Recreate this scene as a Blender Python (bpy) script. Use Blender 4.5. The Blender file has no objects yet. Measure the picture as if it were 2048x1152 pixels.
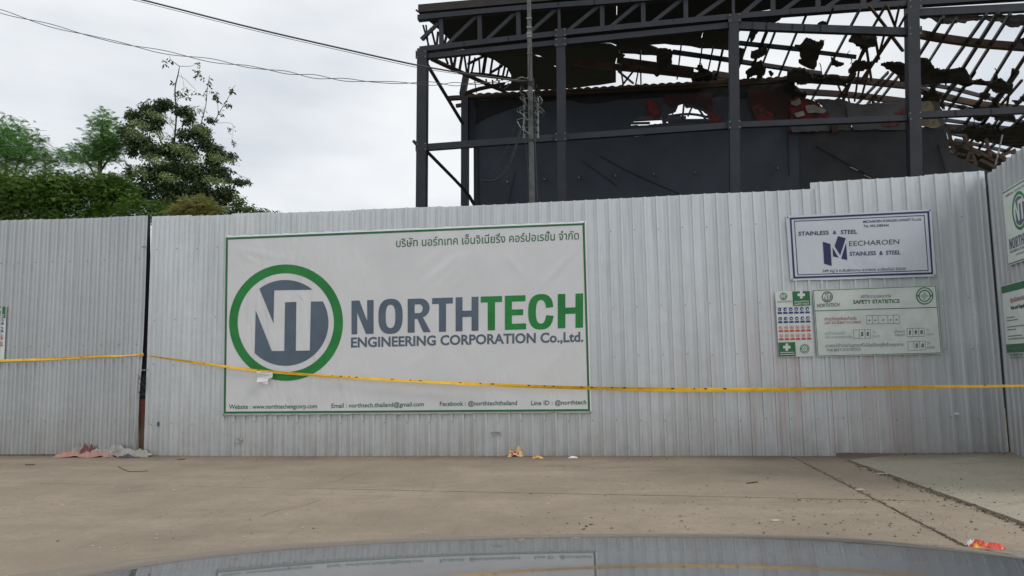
import bpy, bmesh, math, random
from mathutils import Vector, Matrix, noise
from mathutils.geometry import tessellate_polygon
random.seed(7)
S = bpy.context.scene
C = S.collection

# ------------------------------------------------------------------ camera
CAMH, FOC, PITCH, ROLL = 1.4, 1500.0, 0.1052, 0.0165
F = Vector((0, math.cos(PITCH), math.sin(PITCH)))
R0 = Vector((1, 0, 0)); U0 = Vector((0, -math.sin(PITCH), math.cos(PITCH)))
CR = math.cos(ROLL) * R0 - math.sin(ROLL) * U0
CU = math.sin(ROLL) * R0 + math.cos(ROLL) * U0
EYE = Vector((0, 0, CAMH))
cd = bpy.data.cameras.new('camera'); cam = bpy.data.objects.new('camera', cd); C.objects.link(cam)
m = Matrix((CR, CU, -F)).transposed().to_4x4(); m.translation = EYE
cam.matrix_world = m
cd.sensor_width = 36; cd.lens = FOC / 2048 * 36; cd.clip_start = 0.05; cd.clip_end = 2000
S.camera = cam

# ------------------------------------------------------------------ light
world = bpy.data.worlds.new('World'); S.world = world; world.use_nodes = True
nt = world.node_tree; nt.nodes.clear()
def wn(t, **k):
    n = nt.nodes.new(t)
    for a, b in k.items(): setattr(n, a, b)
    return n
SUN_EL, SUN_AZ = math.radians(42), math.radians(118)
sky = wn('ShaderNodeTexSky'); sky.sky_type = 'NISHITA'; sky.sun_disc = False
sky.sun_elevation = SUN_EL; sky.sun_rotation = SUN_AZ
tc = wn('ShaderNodeTexCoord')
mp = wn('ShaderNodeMapping'); mp.inputs['Scale'].default_value = (1.0, 1.0, 2.6)
ns = wn('ShaderNodeTexNoise'); ns.inputs['Scale'].default_value = 2.3; ns.inputs['Detail'].default_value = 5; ns.inputs['Roughness'].default_value = .5
cr = wn('ShaderNodeValToRGB')
cr.color_ramp.elements[0].position = .36; cr.color_ramp.elements[0].color = (6.35, 6.75, 7.3, 1)
cr.color_ramp.elements[1].position = .60; cr.color_ramp.elements[1].color = (8.9, 9.05, 9.2, 1)
mx = wn('ShaderNodeMix', data_type='RGBA'); mx.inputs[0].default_value = .93
bg = wn('ShaderNodeBackground'); bg.inputs['Strength'].default_value = .1
wo = wn('ShaderNodeOutputWorld')
L = nt.links.new
L(tc.outputs['Generated'], mp.inputs['Vector']); L(mp.outputs[0], ns.inputs['Vector']); L(ns.outputs['Fac'], cr.inputs[0])
L(sky.outputs[0], mx.inputs[6]); L(cr.outputs[0], mx.inputs[7]); L(mx.outputs[2], bg.inputs['Color']); L(bg.outputs[0], wo.inputs[0])
sl = bpy.data.lights.new('sun', 'SUN'); sl.energy = 1.2; sl.angle = math.radians(16); sl.color = (1, .96, .9)
so = bpy.data.objects.new('sun', sl); C.objects.link(so)
sd = Vector((math.sin(SUN_AZ) * math.cos(SUN_EL), math.cos(SUN_AZ) * math.cos(SUN_EL), math.sin(SUN_EL)))
so.rotation_euler = sd.to_track_quat('Z', 'Y').to_euler(); so.location = (0, -5, 20)
vs = S.view_settings; vs.view_transform = 'Standard'; vs.look = 'None'; vs.exposure = 0.12; vs.gamma = 1; vs.use_curve_mapping = False

# ------------------------------------------------------------------ measuring helpers
def ray(px, py): return F + (px - 1024) / FOC * CR - (py - 576) / FOC * CU
def on_z(px, py, z=0.0):
    d = ray(px, py); return EYE + d * ((z - CAMH) / d.z)
class VPlane:                                  # upright plane through a ground point
    def __init__(s, p0, th):
        s.p0 = Vector(p0); s.n = Vector((math.sin(th), math.cos(th), 0)); s.a = Vector((math.cos(th), -math.sin(th), 0))
    def off(s, d):
        q = VPlane.__new__(VPlane); q.p0 = s.p0 + s.n * d; q.n = s.n; q.a = s.a; return q
    def at(s, px, py):
        d = ray(px, py); return EYE + d * (s.n.dot(s.p0 - EYE) / s.n.dot(d))
    def sz(s, px, py):
        p = s.at(px, py); return (p - s.p0).dot(s.a), p.z
    def pt(s, u, z, out=0.0):
        p = s.p0 + s.a * u - s.n * out; return Vector((p.x, p.y, z))
class GPlane:
    def __init__(s, p0, n): s.p0 = Vector(p0); s.n = Vector(n).normalized()
    def at(s, px, py):
        d = ray(px, py); return EYE + d * (s.n.dot(s.p0 - EYE) / s.n.dot(d))

FENCE = VPlane(on_z(1024, 912), 0.1398)

# ------------------------------------------------------------------ materials
def mat(name, col, rough=.6, metal=0.0, var=0.0, scale=6.0, bump=0.0, bscale=60.0, col2=None, stretch=(1, 1, 1), coat=0.0, lo=.35, hi=.65, spec=.5, trans=0.0):
    M = bpy.data.materials.new(name); M.use_nodes = True; t = M.node_tree; b = t.nodes['Principled BSDF']
    b.inputs['Roughness'].default_value = rough; b.inputs['Metallic'].default_value = metal
    b.inputs['Coat Weight'].default_value = coat; b.inputs['Coat Roughness'].default_value = .025
    b.inputs['Specular IOR Level'].default_value = spec
    c = t.nodes.new('ShaderNodeTexCoord'); mpn = t.nodes.new('ShaderNodeMapping'); mpn.inputs['Scale'].default_value = stretch
    t.links.new(c.outputs['Object'], mpn.inputs['Vector'])
    if var or col2:
        n = t.nodes.new('ShaderNodeTexNoise'); n.inputs['Scale'].default_value = scale; n.inputs['Detail'].default_value = 7; n.inputs['Roughness'].default_value = .62
        r = t.nodes.new('ShaderNodeValToRGB'); r.color_ramp.elements[0].position = lo; r.color_ramp.elements[1].position = hi
        a = col; e = col2 or tuple(min(1, x * (1 + var)) for x in col)
        if not col2: a = tuple(x * (1 - var) for x in col)
        r.color_ramp.elements[0].color = (*a, 1); r.color_ramp.elements[1].color = (*e, 1)
        t.links.new(mpn.outputs[0], n.inputs['Vector']); t.links.new(n.outputs['Fac'], r.inputs[0]); t.links.new(r.outputs[0], b.inputs['Base Color'])
    else: b.inputs['Base Color'].default_value = (*col, 1)
    if bump:
        n2 = t.nodes.new('ShaderNodeTexNoise'); n2.inputs['Scale'].default_value = bscale; n2.inputs['Detail'].default_value = 6
        bm_ = t.nodes.new('ShaderNodeBump'); bm_.inputs['Strength'].default_value = bump; bm_.inputs['Distance'].default_value = .01
        t.links.new(mpn.outputs[0], n2.inputs['Vector']); t.links.new(n2.outputs['Fac'], bm_.inputs['Height']); t.links.new(bm_.outputs[0], b.inputs['Normal'])
    if trans:
        o = t.nodes['Material Output']; tr = t.nodes.new('ShaderNodeBsdfTranslucent'); ms = t.nodes.new('ShaderNodeMixShader'); ms.inputs[0].default_value = trans
        if b.inputs['Base Color'].links: t.links.new(b.inputs['Base Color'].links[0].from_socket, tr.inputs['Color'])
        else: tr.inputs['Color'].default_value = (*col, 1)
        t.links.new(b.outputs[0], ms.inputs[1]); t.links.new(tr.outputs[0], ms.inputs[2]); t.links.new(ms.outputs[0], o.inputs['Surface'])
    return M

def N(t, typ, **k):
    n = t.nodes.new(typ)
    for a, b in k.items():
        if a.startswith('i_'): n.inputs[a[2:].replace('_', ' ')].default_value = b
        else: setattr(n, a, b)
    return n
def noise_mask(t, vec, scale, lo, hi, detail=6, rough=.6, stretch=(1, 1, 1)):
    mpn = N(t, 'ShaderNodeMapping'); mpn.inputs['Scale'].default_value = stretch; t.links.new(vec, mpn.inputs['Vector'])
    n = N(t, 'ShaderNodeTexNoise'); n.inputs['Scale'].default_value = scale; n.inputs['Detail'].default_value = detail; n.inputs['Roughness'].default_value = rough
    t.links.new(mpn.outputs[0], n.inputs['Vector'])
    mr = N(t, 'ShaderNodeMapRange'); mr.inputs['From Min'].default_value = lo; mr.inputs['From Max'].default_value = hi
    t.links.new(n.outputs['Fac'], mr.inputs['Value']); return mr.outputs[0]
def mixc(t, fac, a, b):
    n = N(t, 'ShaderNodeMix', data_type='RGBA')
    if isinstance(fac, (int, float)): n.inputs[0].default_value = fac
    else: t.links.new(fac, n.inputs[0])
    for i, v in ((6, a), (7, b)):
        if isinstance(v, tuple): n.inputs[i].default_value = (*v, 1)
        else: t.links.new(v, n.inputs[i])
    return n.outputs[2]
def mul(t, a, b):
    n = N(t, 'ShaderNodeMath', operation='MULTIPLY')
    for i, v in ((0, a), (1, b)):
        if isinstance(v, (int, float)): n.inputs[i].default_value = v
        else: t.links.new(v, n.inputs[i])
    return n.outputs[0]

def concrete_mat(name, base, dark, light, wet):
    M = bpy.data.materials.new(name); M.use_nodes = True; t = M.node_tree; b = t.nodes['Principled BSDF']
    g = N(t, 'ShaderNodeNewGeometry').outputs['Position']
    c = mixc(t, noise_mask(t, g, .55, .38, .66, 8, .65), base, dark)
    c = mixc(t, mul(t, noise_mask(t, g, .35, .5, .72, 8, .7, (1, 2.2, 1)), .75), c, light)
    c = mixc(t, mul(t, noise_mask(t, g, 3.0, .50, .70, 9, .78), .6), c, dark)
    c = mixc(t, mul(t, noise_mask(t, g, .8, .58, .72, 6, .6, (1, 1.8, 1)), .55), c, wet)
    c = mixc(t, mul(t, noise_mask(t, g, 70, .62, .8, 3, .6), .7), c, tuple(x * .4 for x in base))
    c = mixc(t, mul(t, noise_mask(t, g, 45, .66, .78, 2, .5), .8), c, tuple(min(1, x * 1.7) for x in base))
    c = mixc(t, mul(t, noise_mask(t, g, 11, .50, .66, 8, .85), .7), c, tuple(x * .66 for x in base))
    c = mixc(t, mul(t, noise_mask(t, g, 17, .60, .68, 6, .8), .75), c, tuple(min(1, x * 1.28) for x in base))
    # tyre scuffs: long thin streaks running towards the gate
    c = mixc(t, mul(t, noise_mask(t, g, 1.4, .58, .75, 7, .7, (6, .35, 1)), .28), c, tuple(x * .55 for x in dark))
    # washed-up silt plus painted contact shade at the hoarding foot, band with uneven edge
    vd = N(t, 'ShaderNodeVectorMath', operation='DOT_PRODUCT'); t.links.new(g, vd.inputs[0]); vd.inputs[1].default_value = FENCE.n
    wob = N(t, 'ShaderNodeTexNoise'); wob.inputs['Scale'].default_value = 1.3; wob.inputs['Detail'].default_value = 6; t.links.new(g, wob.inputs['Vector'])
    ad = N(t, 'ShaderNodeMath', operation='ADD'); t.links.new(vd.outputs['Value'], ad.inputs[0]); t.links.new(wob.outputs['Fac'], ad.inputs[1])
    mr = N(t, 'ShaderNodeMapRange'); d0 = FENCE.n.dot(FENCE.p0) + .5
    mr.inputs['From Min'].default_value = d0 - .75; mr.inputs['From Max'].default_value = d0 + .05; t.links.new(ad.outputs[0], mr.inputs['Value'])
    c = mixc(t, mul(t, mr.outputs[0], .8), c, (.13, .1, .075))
    t.links.new(c, b.inputs['Base Color']); b.inputs['Roughness'].default_value = .88; b.inputs['Specular IOR Level'].default_value = .25
    n2 = N(t, 'ShaderNodeTexNoise'); n2.inputs['Scale'].default_value = 90; n2.inputs['Detail'].default_value = 8; t.links.new(g, n2.inputs['Vector'])
    bp = N(t, 'ShaderNodeBump'); bp.inputs['Strength'].default_value = .5; bp.inputs['Distance'].default_value = .006
    t.links.new(n2.outputs['Fac'], bp.inputs['Height']); t.links.new(bp.outputs[0], b.inputs['Normal'])
    return M
def sheet_mat(name, stain, k0=1.0):
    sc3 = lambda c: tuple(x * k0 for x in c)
    M = bpy.data.materials.new(name); M.use_nodes = True; t = M.node_tree; b = t.nodes['Principled BSDF']
    g = N(t, 'ShaderNodeNewGeometry').outputs['Position']
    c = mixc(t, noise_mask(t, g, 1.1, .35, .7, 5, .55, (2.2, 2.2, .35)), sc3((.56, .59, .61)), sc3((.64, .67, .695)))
    c = mixc(t, mul(t, noise_mask(t, g, 3.0, .5, .8, 7, .65, (3.5, 3.5, .22)), .55), c, (.40, .40, .385))
    c = mixc(t, mul(t, noise_mask(t, g, 9, .62, .8, 6, .7), .35), c, (.33, .31, .27))
    # splash dirt on the bottom half metre
    sx = N(t, 'ShaderNodeSeparateXYZ'); t.links.new(g, sx.inputs[0])
    mr = N(t, 'ShaderNodeMapRange'); mr.inputs['From Min'].default_value = .9; mr.inputs['From Max'].default_value = 0; t.links.new(sx.outputs['Z'], mr.inputs['Value'])
    c = mixc(t, mul(t, mul(t, mr.outputs[0], noise_mask(t, g, 2.2, .2, .8, 8, .7, (2, 2, .6))), .75), c, (.30, .275, .235))
    if stain:                                  # washed-off red paint streaks
        x = N(t, 'ShaderNodeMapRange'); x.inputs['From Min'].default_value = 1.8; x.inputs['From Max'].default_value = 4.0; t.links.new(sx.outputs['X'], x.inputs['Value'])
        z = N(t, 'ShaderNodeMapRange'); z.inputs['From Min'].default_value = 2.7; z.inputs['From Max'].default_value = 1.5; t.links.new(sx.outputs['Z'], z.inputs['Value'])
        x2 = N(t, 'ShaderNodeMapRange'); x2.inputs['From Min'].default_value = 6.6; x2.inputs['From Max'].default_value = 5.2; t.links.new(sx.outputs['X'], x2.inputs['Value'])
        k = mul(t, mul(t, mul(t, x.outputs[0], x2.outputs[0]), z.outputs[0]), noise_mask(t, g, 1.5, .46, .72, 6, .6, (3.4, 3.4, .12)))
        c = mixc(t, mul(t, k, .5), c, (.42, .235, .235))
    t.links.new(c, b.inputs['Base Color']); b.inputs['Metallic'].default_value = .5; b.inputs['Roughness'].default_value = .4
    n2 = N(t, 'ShaderNodeTexNoise'); n2.inputs['Scale'].default_value = 3.5; n2.inputs['Detail'].default_value = 3; t.links.new(g, n2.inputs['Vector'])
    bp = N(t, 'ShaderNodeBump'); bp.inputs['Strength'].default_value = .35; bp.inputs['Distance'].default_value = .02
    t.links.new(n2.outputs['Fac'], bp.inputs['Height']); t.links.new(bp.outputs[0], b.inputs['Normal'])
    return M
def vinyl_mat(name, col, rough=.5, dirt=.5):
    M = bpy.data.materials.new(name); M.use_nodes = True; t = M.node_tree; b = t.nodes['Principled BSDF']
    g = N(t, 'ShaderNodeNewGeometry').outputs['Position']
    c = mixc(t, mul(t, noise_mask(t, g, 1.3, .35, .75, 7, .65), dirt), col, tuple(x * .80 for x in col))
    c = mixc(t, mul(t, noise_mask(t, g, 14, .66, .8, 6, .7), dirt * .5), c, tuple(x * .6 for x in col))
    t.links.new(c, b.inputs['Base Color']); b.inputs['Roughness'].default_value = rough; b.inputs['Specular IOR Level'].default_value = .35
    wv = N(t, 'ShaderNodeTexNoise'); wv.inputs['Scale'].default_value = 1.1; wv.inputs['Detail'].default_value = 3; wv.inputs['Distortion'].default_value = .8
    mp_ = N(t, 'ShaderNodeMapping'); mp_.inputs['Rotation'].default_value = (0, math.radians(-35), 0); mp_.inputs['Scale'].default_value = (2.2, 1, .9)
    t.links.new(g, mp_.inputs['Vector']); t.links.new(mp_.outputs[0], wv.inputs['Vector'])
    msk = noise_mask(t, g, .45, .38, .62, 2, .5)
    bp = N(t, 'ShaderNodeBump'); bp.inputs['Distance'].default_value = .05; t.links.new(mul(t, msk, .9), bp.inputs['Strength'])
    t.links.new(wv.outputs['Fac'], bp.inputs['Height']); t.links.new(bp.outputs[0], b.inputs['Normal'])
    return M

M = {}
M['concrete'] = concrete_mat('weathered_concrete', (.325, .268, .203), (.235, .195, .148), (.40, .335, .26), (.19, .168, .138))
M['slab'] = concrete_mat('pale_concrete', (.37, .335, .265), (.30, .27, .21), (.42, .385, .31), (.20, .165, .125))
M['dirt'] = mat('dark_dirt', (.09, .07, .05), .95, var=.5, scale=5, bump=.6)
M['earth'] = mat('earth', (.16, .13, .09), .95, col2=(.09, .11, .05), scale=.8, bump=.5)
M['sheet'] = sheet_mat('aluzinc_sheet', True)
M['sheet_l'] = sheet_mat('aluzinc_sheet_plain', False, .80)  # darker copy of the sheet metal, dimmer reflections put into its base colour
M['vinyl'] = vinyl_mat('white_vinyl', (.67, .68, .70))
M['vinyl_b'] = vinyl_mat('bluish_vinyl', (.58, .63, .69))
M['board'] = mat('white_board', (.60, .655, .625), .45, var=.07, scale=5)
M['green'] = mat('print_green', (.008, .20, .035), .5, var=.15, scale=3)
M['dgreen'] = mat('print_dark_green', (.018, .13, .045), .5, var=.15, scale=3)
M['slate'] = mat('print_slate', (.085, .12, .165), .5, var=.12, scale=3)
M['navy'] = mat('print_navy', (.022, .02, .10), .5, var=.15, scale=8)
M['blue'] = mat('print_blue', (.03, .035, .20), .5)
M['red'] = mat('print_red', (.55, .06, .06), .5)
M['dred'] = mat('print_dull_red', (.32, .08, .07), .5)
M['pale'] = mat('print_faded', (.30, .42, .40), .5)
M['grey'] = mat('print_grey', (.17, .20, .19), .5)
M['black'] = mat('print_black', (.03, .035, .03), .5)
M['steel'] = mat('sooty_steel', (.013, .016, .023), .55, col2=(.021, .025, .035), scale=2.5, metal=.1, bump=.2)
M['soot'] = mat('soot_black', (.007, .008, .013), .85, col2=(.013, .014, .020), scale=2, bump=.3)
M['rust'] = mat('rusty_steel', (.085, .040, .027), .8, col2=(.030, .026, .026), scale=1.6, bump=.4, bscale=25)
M['rust2'] = mat('brown_rust', (.105, .062, .042), .85, col2=(.04, .030, .025), scale=2.5, bump=.4, bscale=25)
M['char'] = mat('charred_sheet', (.012, .012, .013), .9, col2=(.055, .046, .038), scale=3.0, bump=.8, bscale=12)
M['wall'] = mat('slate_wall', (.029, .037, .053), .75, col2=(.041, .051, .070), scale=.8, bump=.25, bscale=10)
M['wall2'] = mat('smoked_wall', (.025, .027, .031), .85, col2=(.040, .042, .047), scale=1.0, bump=.4, bscale=8)
M['redp'] = mat('scorched_red_paint', (.20, .022, .026), .8, col2=(.045, .022, .022), scale=5.0, lo=.42, hi=.56)
M['redd'] = mat('smoked_red_paint', (.055, .016, .016), .85, col2=(.025, .021, .021), scale=2.0)
M['whitep'] = mat('peeled_white', (.36, .34, .31), .8, col2=(.2, .17, .15), scale=5)
M['greyp'] = mat('grey_cladding', (.075, .078, .088), .7, col2=(.05, .05, .056), scale=2.0)
M['cream'] = mat('cream_plaster', (.33, .28, .2), .85, col2=(.13, .10, .08), scale=2.2)
M['pole'] = mat('pole_concrete', (.12, .125, .12), .85, var=.25, scale=7, bump=.3)
M['galv'] = mat('galvanised', (.22, .23, .23), .5, metal=.5)
M['cable'] = mat('black_cable', (.02, .02, .022), .6)
M['cable2'] = mat('grey_cable', (.07, .07, .075), .6)
M['tape'] = mat('yellow_tape', (.80, .46, .012), .45, var=.14, scale=7)
M['paper'] = mat('white_paper', (.72, .71, .74), .7, var=.06, scale=20)
M['film'] = mat('cloudy_plastic', (.52, .50, .47), .4, col2=(.34, .30, .26), scale=9, trans=.35)
M['pink'] = mat('pink_plastic', (.50, .20, .16), .5, col2=(.42, .30, .26), scale=12, trans=.2)
M['maroon'] = mat('maroon_plastic', (.16, .05, .05), .5, trans=.1)
M['orange'] = mat('orange_wrapper', (.58, .055, .02), .35, col2=(.78, .40, .05), scale=9, lo=.56, hi=.60)
M['yellow'] = mat('yellow_wrapper', (.72, .42, .03), .4, col2=(.55, .25, .04), scale=25)
M['yellowc'] = mat('cream_wrapper', (.66, .50, .22), .4, col2=(.4, .1, .1), scale=22, lo=.5, hi=.56)
M['wood'] = mat('old_wood', (.20, .13, .07), .85, col2=(.07, .05, .03), scale=14, stretch=(1, 1, .2), bump=.4)
M['redpost'] = mat('red_brick_post', (.22, .06, .045), .85, col2=(.12, .05, .03), scale=12)
M['paint'] = mat('car_paint', (.075, .09, .11), .35, metal=.45, coat=.85, spec=.5)
M['rubber'] = mat('tyre_rubber', (.02, .02, .02), .8)
M['plastic'] = mat('black_trim', (.025, .025, .027), .5)
M['lamp'] = mat('lamp_lens', (.55, .57, .6), .1, coat=1)
M['leaf_d'] = mat('leaf_dark', (.042, .075, .026), .55, col2=(.065, .105, .038), scale=.9, trans=.3)
M['leaf_m'] = mat('leaf_mid', (.07, .13, .03), .55, col2=(.11, .18, .045), scale=.9, trans=.35)
M['leaf_f'] = mat('leaf_feathery', (.10, .24, .055), .55, col2=(.17, .34, .09), scale=.7, trans=.4)
M['leaf_h'] = mat('leaf_hedge', (.060, .135, .014), .6, col2=(.105, .19, .024), scale=.8, trans=.3)
M['leaf_y'] = mat('leaf_yellow', (.34, .31, .10), .6, col2=(.16, .20, .06), scale=1.2, trans=.35)
M['flower'] = mat('pale_blossom', (.24, .29, .12), .7, col2=(.13, .19, .06), scale=2)
M['bark'] = mat('bark', (.11, .09, .07), .9, col2=(.05, .04, .03), scale=8, bump=.6)
M['litter'] = mat('leaf_litter', (.07, .05, .032), .9, col2=(.15, .11, .075), scale=3)
M['pebble'] = mat('pebbles', (.55, .50, .42), .9, col2=(.34, .30, .25), scale=4)

# ------------------------------------------------------------------ object helpers
def mesh_obj(name, verts, faces, material, parent=None, smooth=False):
    me = bpy.data.meshes.new(name); me.from_pydata([tuple(v) for v in verts], [], faces); me.materials.append(material)
    if smooth: me.shade_smooth()
    me.update(); o = bpy.data.objects.new(name, me); C.objects.link(o)
    if parent: link(o, parent)
    return o
def root_of_origin(p):
    return Vector(p)
def link(o, parent):
    o.parent = parent; o.matrix_parent_inverse = Matrix.Translation(parent_loc(parent)).inverted()
def parent_loc(p):
    l = Vector(p.location); q = p.parent
    return l if q is None else l * 0 + l  # parts are modelled in world space, their origin stays at the world origin
def thing(name, label, cat, loc, group=None, kind=None):
    o = bpy.data.objects.new(name, None); C.objects.link(o); o.location = loc; o.empty_display_size = .2
    if label: o['label'] = label
    if cat: o['category'] = cat
    if group: o['group'] = group
    if kind: o['kind'] = kind
    return o
def tag(o, label, cat, group=None, kind=None):
    if label: o['label'] = label
    if cat: o['category'] = cat
    if group: o['group'] = group
    if kind: o['kind'] = kind
    return o
class MB:
    def __init__(s): s.v = []; s.f = []
    def add(s, v, f):
        b = len(s.v); s.v += [Vector(x) for x in v]; s.f += [tuple(i + b for i in q) for q in f]
    def box(s, c, x, y, z):                     # centre and three half-axes
        c = Vector(c); x = Vector(x); y = Vector(y); z = Vector(z)
        v = [c + a * x + b * y + d * z for a in (-1, 1) for b in (-1, 1) for d in (-1, 1)]
        s.add(v, [(0, 1, 3, 2), (4, 6, 7, 5), (0, 4, 5, 1), (2, 3, 7, 6), (0, 2, 6, 4), (1, 5, 7, 3)])
    def bar(s, a, b, w, d=None, side=None):
        a = Vector(a); b = Vector(b); ax = (b - a); ln = ax.length; ax = ax / max(ln, 1e-6)
        sd_ = Vector(side) if side is not None else FENCE.n
        y = (sd_ - ax * sd_.dot(ax))
        if y.length < .05: y = Vector((1, 0, 0)) - ax * ax.x
        y.normalize(); x = ax.cross(y).normalized(); d = d or w
        s.box((a + b) / 2, x * w / 2, y * d / 2, ax * ln / 2)
    def poly(s, pts, rad):                      # square-section run through points
        for a, b in zip(pts, pts[1:]): s.bar(a, b, rad)
    def tube(s, pts, r, n=6, r2=None):
        pts = [Vector(p) for p in pts]; rings = []
        for i, p in enumerate(pts):
            t = (pts[min(i + 1, len(pts) - 1)] - pts[max(i - 1, 0)]).normalized()
            up = Vector((0, 0, 1)) if abs(t.z) < .9 else Vector((1, 0, 0))
            x = t.cross(up).normalized(); y = t.cross(x)
            rr = r if r2 is None else r + (r2 - r) * i / (len(pts) - 1)
            rings.append([p + (x * math.cos(k * 2 * math.pi / n) + y * math.sin(k * 2 * math.pi / n)) * rr for k in range(n)])
        v = [q for g in rings for q in g]; f = []
        for i in range(len(pts) - 1):
            for k in range(n):
                f.append((i * n + k, i * n + (k + 1) % n, (i + 1) * n + (k + 1) % n, (i + 1) * n + k))
        f.append(tuple(range(n - 1, -1, -1))); f.append(tuple((len(pts) - 1) * n + k for k in range(n)))
        s.add(v, f)
    def build(s, name, material, parent=None, smooth=False): return mesh_obj(name, s.v, s.f, material, parent, smooth)
def smooth_pts(pts, k=6):                       # Catmull-Rom
    pts = [Vector(p) for p in pts]; P = [pts[0] * 2 - pts[1]] + pts + [pts[-1] * 2 - pts[-2]]; out = []
    for i in range(1, len(P) - 2):
        for j in range(k):
            t = j / k; a, b, c, d = P[i - 1], P[i], P[i + 1], P[i + 2]
            out.append(.5 * ((2 * b) + (c - a) * t + (2 * a - 5 * b + 4 * c - d) * t * t + (3 * b - a - 3 * c + d) * t ** 3))
    out.append(pts[-1]); return out
def fill(outline, holes, to3, thick_vec, name, material, parent, bulge=0.0):
    """flat shape traced as 2-D outlines, put in space by to3, given real thickness"""
    loops = [outline] + list(holes)
    tri = tessellate_polygon([[Vector((x, y, 0)) for x, y in l] for l in loops])
    flat = [p for l in loops for p in l]; n = len(flat)
    top = [to3(*p) for p in flat]
    if bulge: top = [p + thick_vec.normalized() * bulge * noise.noise(p * 1.3) for p in top]
    bot = [p + thick_vec for p in top]
    f = [tuple(t) for t in tri] + [tuple(i + n for i in reversed(t)) for t in tri]; b = 0
    for l in loops:
        k = len(l)
        for i in range(k): f.append((b + i, b + (i + 1) % k, n + b + (i + 1) % k, n + b + i))
        b += k
    o = mesh_obj(name, top + bot, f, material, parent)
    bm = bmesh.new(); bm.from_mesh(o.data); bmesh.ops.recalc_face_normals(bm, faces=bm.faces); bm.to_mesh(o.data); bm.free()
    return o
def jag(pts, step, amp, seed=0):
    rnd = random.Random(seed); out = []
    for i, a in enumerate(pts):
        b = pts[(i + 1) % len(pts)]; d = math.dist(a, b); k = max(1, int(d / step))
        for j in range(k):
            t = j / k; q = (a[0] + (b[0] - a[0]) * t, a[1] + (b[1] - a[1]) * t)
            if j: q = (q[0] + rnd.uniform(-amp, amp), q[1] + rnd.uniform(-amp, amp))
            out.append(q)
    return out

# ------------------------------------------------------------------ ground
half = 700
gd = mesh_obj('ground', [(-half, -200, -.06), (half, -200, -.06), (half, 900, -.06), (-half, 900, -.06)], [(0, 1, 2, 3)], M['earth']); gd['kind'] = 'structure'
pave = thing('pavement', None, None, (0, 6, 0), kind='structure')
bed = mesh_obj('joint_bed', [(-22, -7.9, -.03), (19.9, -7.9, -.03), (19.9, 16.9, -.03), (-22, 16.9, -.03)], [(0, 1, 2, 3)], M['dirt'], pave)
def gl(p, q):                                   # ground line through two pixels
    a = on_z(*p); b = on_z(*q); return (a.x, a.y), (b.x - a.x, b.y - a.y)
def clip(poly, ln, keep):                       # keep the left (+1) or right (-1) side
    (ax, ay), (dx, dy) = ln; out = []
    sd_ = lambda p: keep * (dx * (p[1] - ay) - dy * (p[0] - ax))
    for i, p in enumerate(poly):
        q = poly[(i + 1) % len(poly)]; a, b = sd_(p), sd_(q)
        if a >= 0: out.append(p)
        if (a > 0 > b) or (a < 0 < b):
            t = a / (a - b); out.append((p[0] + (q[0] - p[0]) * t, p[1] + (q[1] - p[1]) * t))
    return out
def shift(ln, d):
    (ax, ay), (dx, dy) = ln; l = math.hypot(dx, dy); return (ax - dy / l * d, ay + dx / l * d), (dx, dy)
J1 = gl((500, 975), (1400, 993)); J2 = gl((635, 977), (775, 922)); J3 = gl((1600, 922), (1925, 1090)); J4 = gl((1700, 922), (2048, 1047))
BX = [(-22, -8), (20, -8), (20, 17), (-22, 17)]
def slab(poly, m_, seed, top=0.0, tilt=None):
    poly = jag(poly, .22, .007, seed)
    z = (lambda x, y: top) if tilt is None else tilt
    n = len(poly); tri = tessellate_polygon([[Vector((x, y, 0)) for x, y in poly]])
    v = [(x, y, z(x, y)) for x, y in poly] + [(x, y, -.05) for x, y in poly]
    f = [tuple(t) for t in tri] + [(i, (i + 1) % n, n + (i + 1) % n, n + i) for i in range(n)]
    o = mesh_obj('concrete_slab', v, f, m_, pave)
    bm = bmesh.new(); bm.from_mesh(o.data); bmesh.ops.recalc_face_normals(bm, faces=bm.faces); bm.to_mesh(o.data); bm.free()
g1, g3, g4 = .010, .012, .028
up = clip(BX, shift(J1, g1), 1); dn = clip(BX, shift(J1, -g1), -1)
l3 = lambda p: clip(p, shift(J3, -g3), -1)      # left of J3 when looking down the picture
r3 = lambda p: clip(p, shift(J3, g3), 1)
# keep signs by test point
def side(ln, px, py):
    (ax, ay), (dx, dy) = ln; p = on_z(px, py); return 1 if dx * (p.y - ay) - dy * (p.x - ax) > 0 else -1
def part(poly, ln, px, py, g):
    s_ = side(ln, px, py); return clip(poly, shift(ln, g * s_), s_)
A = part(BX, J1, 800, 930, g1); B = part(BX, J1, 800, 1080, g1)
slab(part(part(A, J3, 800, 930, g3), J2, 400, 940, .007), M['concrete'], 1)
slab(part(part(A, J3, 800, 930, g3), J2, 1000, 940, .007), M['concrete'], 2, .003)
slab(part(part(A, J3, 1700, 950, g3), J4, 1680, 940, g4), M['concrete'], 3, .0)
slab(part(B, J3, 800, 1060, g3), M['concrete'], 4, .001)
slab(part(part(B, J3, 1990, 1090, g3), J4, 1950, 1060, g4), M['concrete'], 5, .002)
def slab_z(x, y):
    (ax_, ay_), (dx_, dy_) = J4; d = abs(dx_ * (y - ay_) - dy_ * (x - ax_)) / math.hypot(dx_, dy_); return .008 + .021 * d
J5 = gl((1700, 921), (1862, 905.3))
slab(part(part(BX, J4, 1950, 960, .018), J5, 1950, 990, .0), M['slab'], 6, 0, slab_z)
slab(part(part(BX, J4, 1950, 960, .018), J5, 1720, 909, .02), M['concrete'], 8, -.022)

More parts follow.
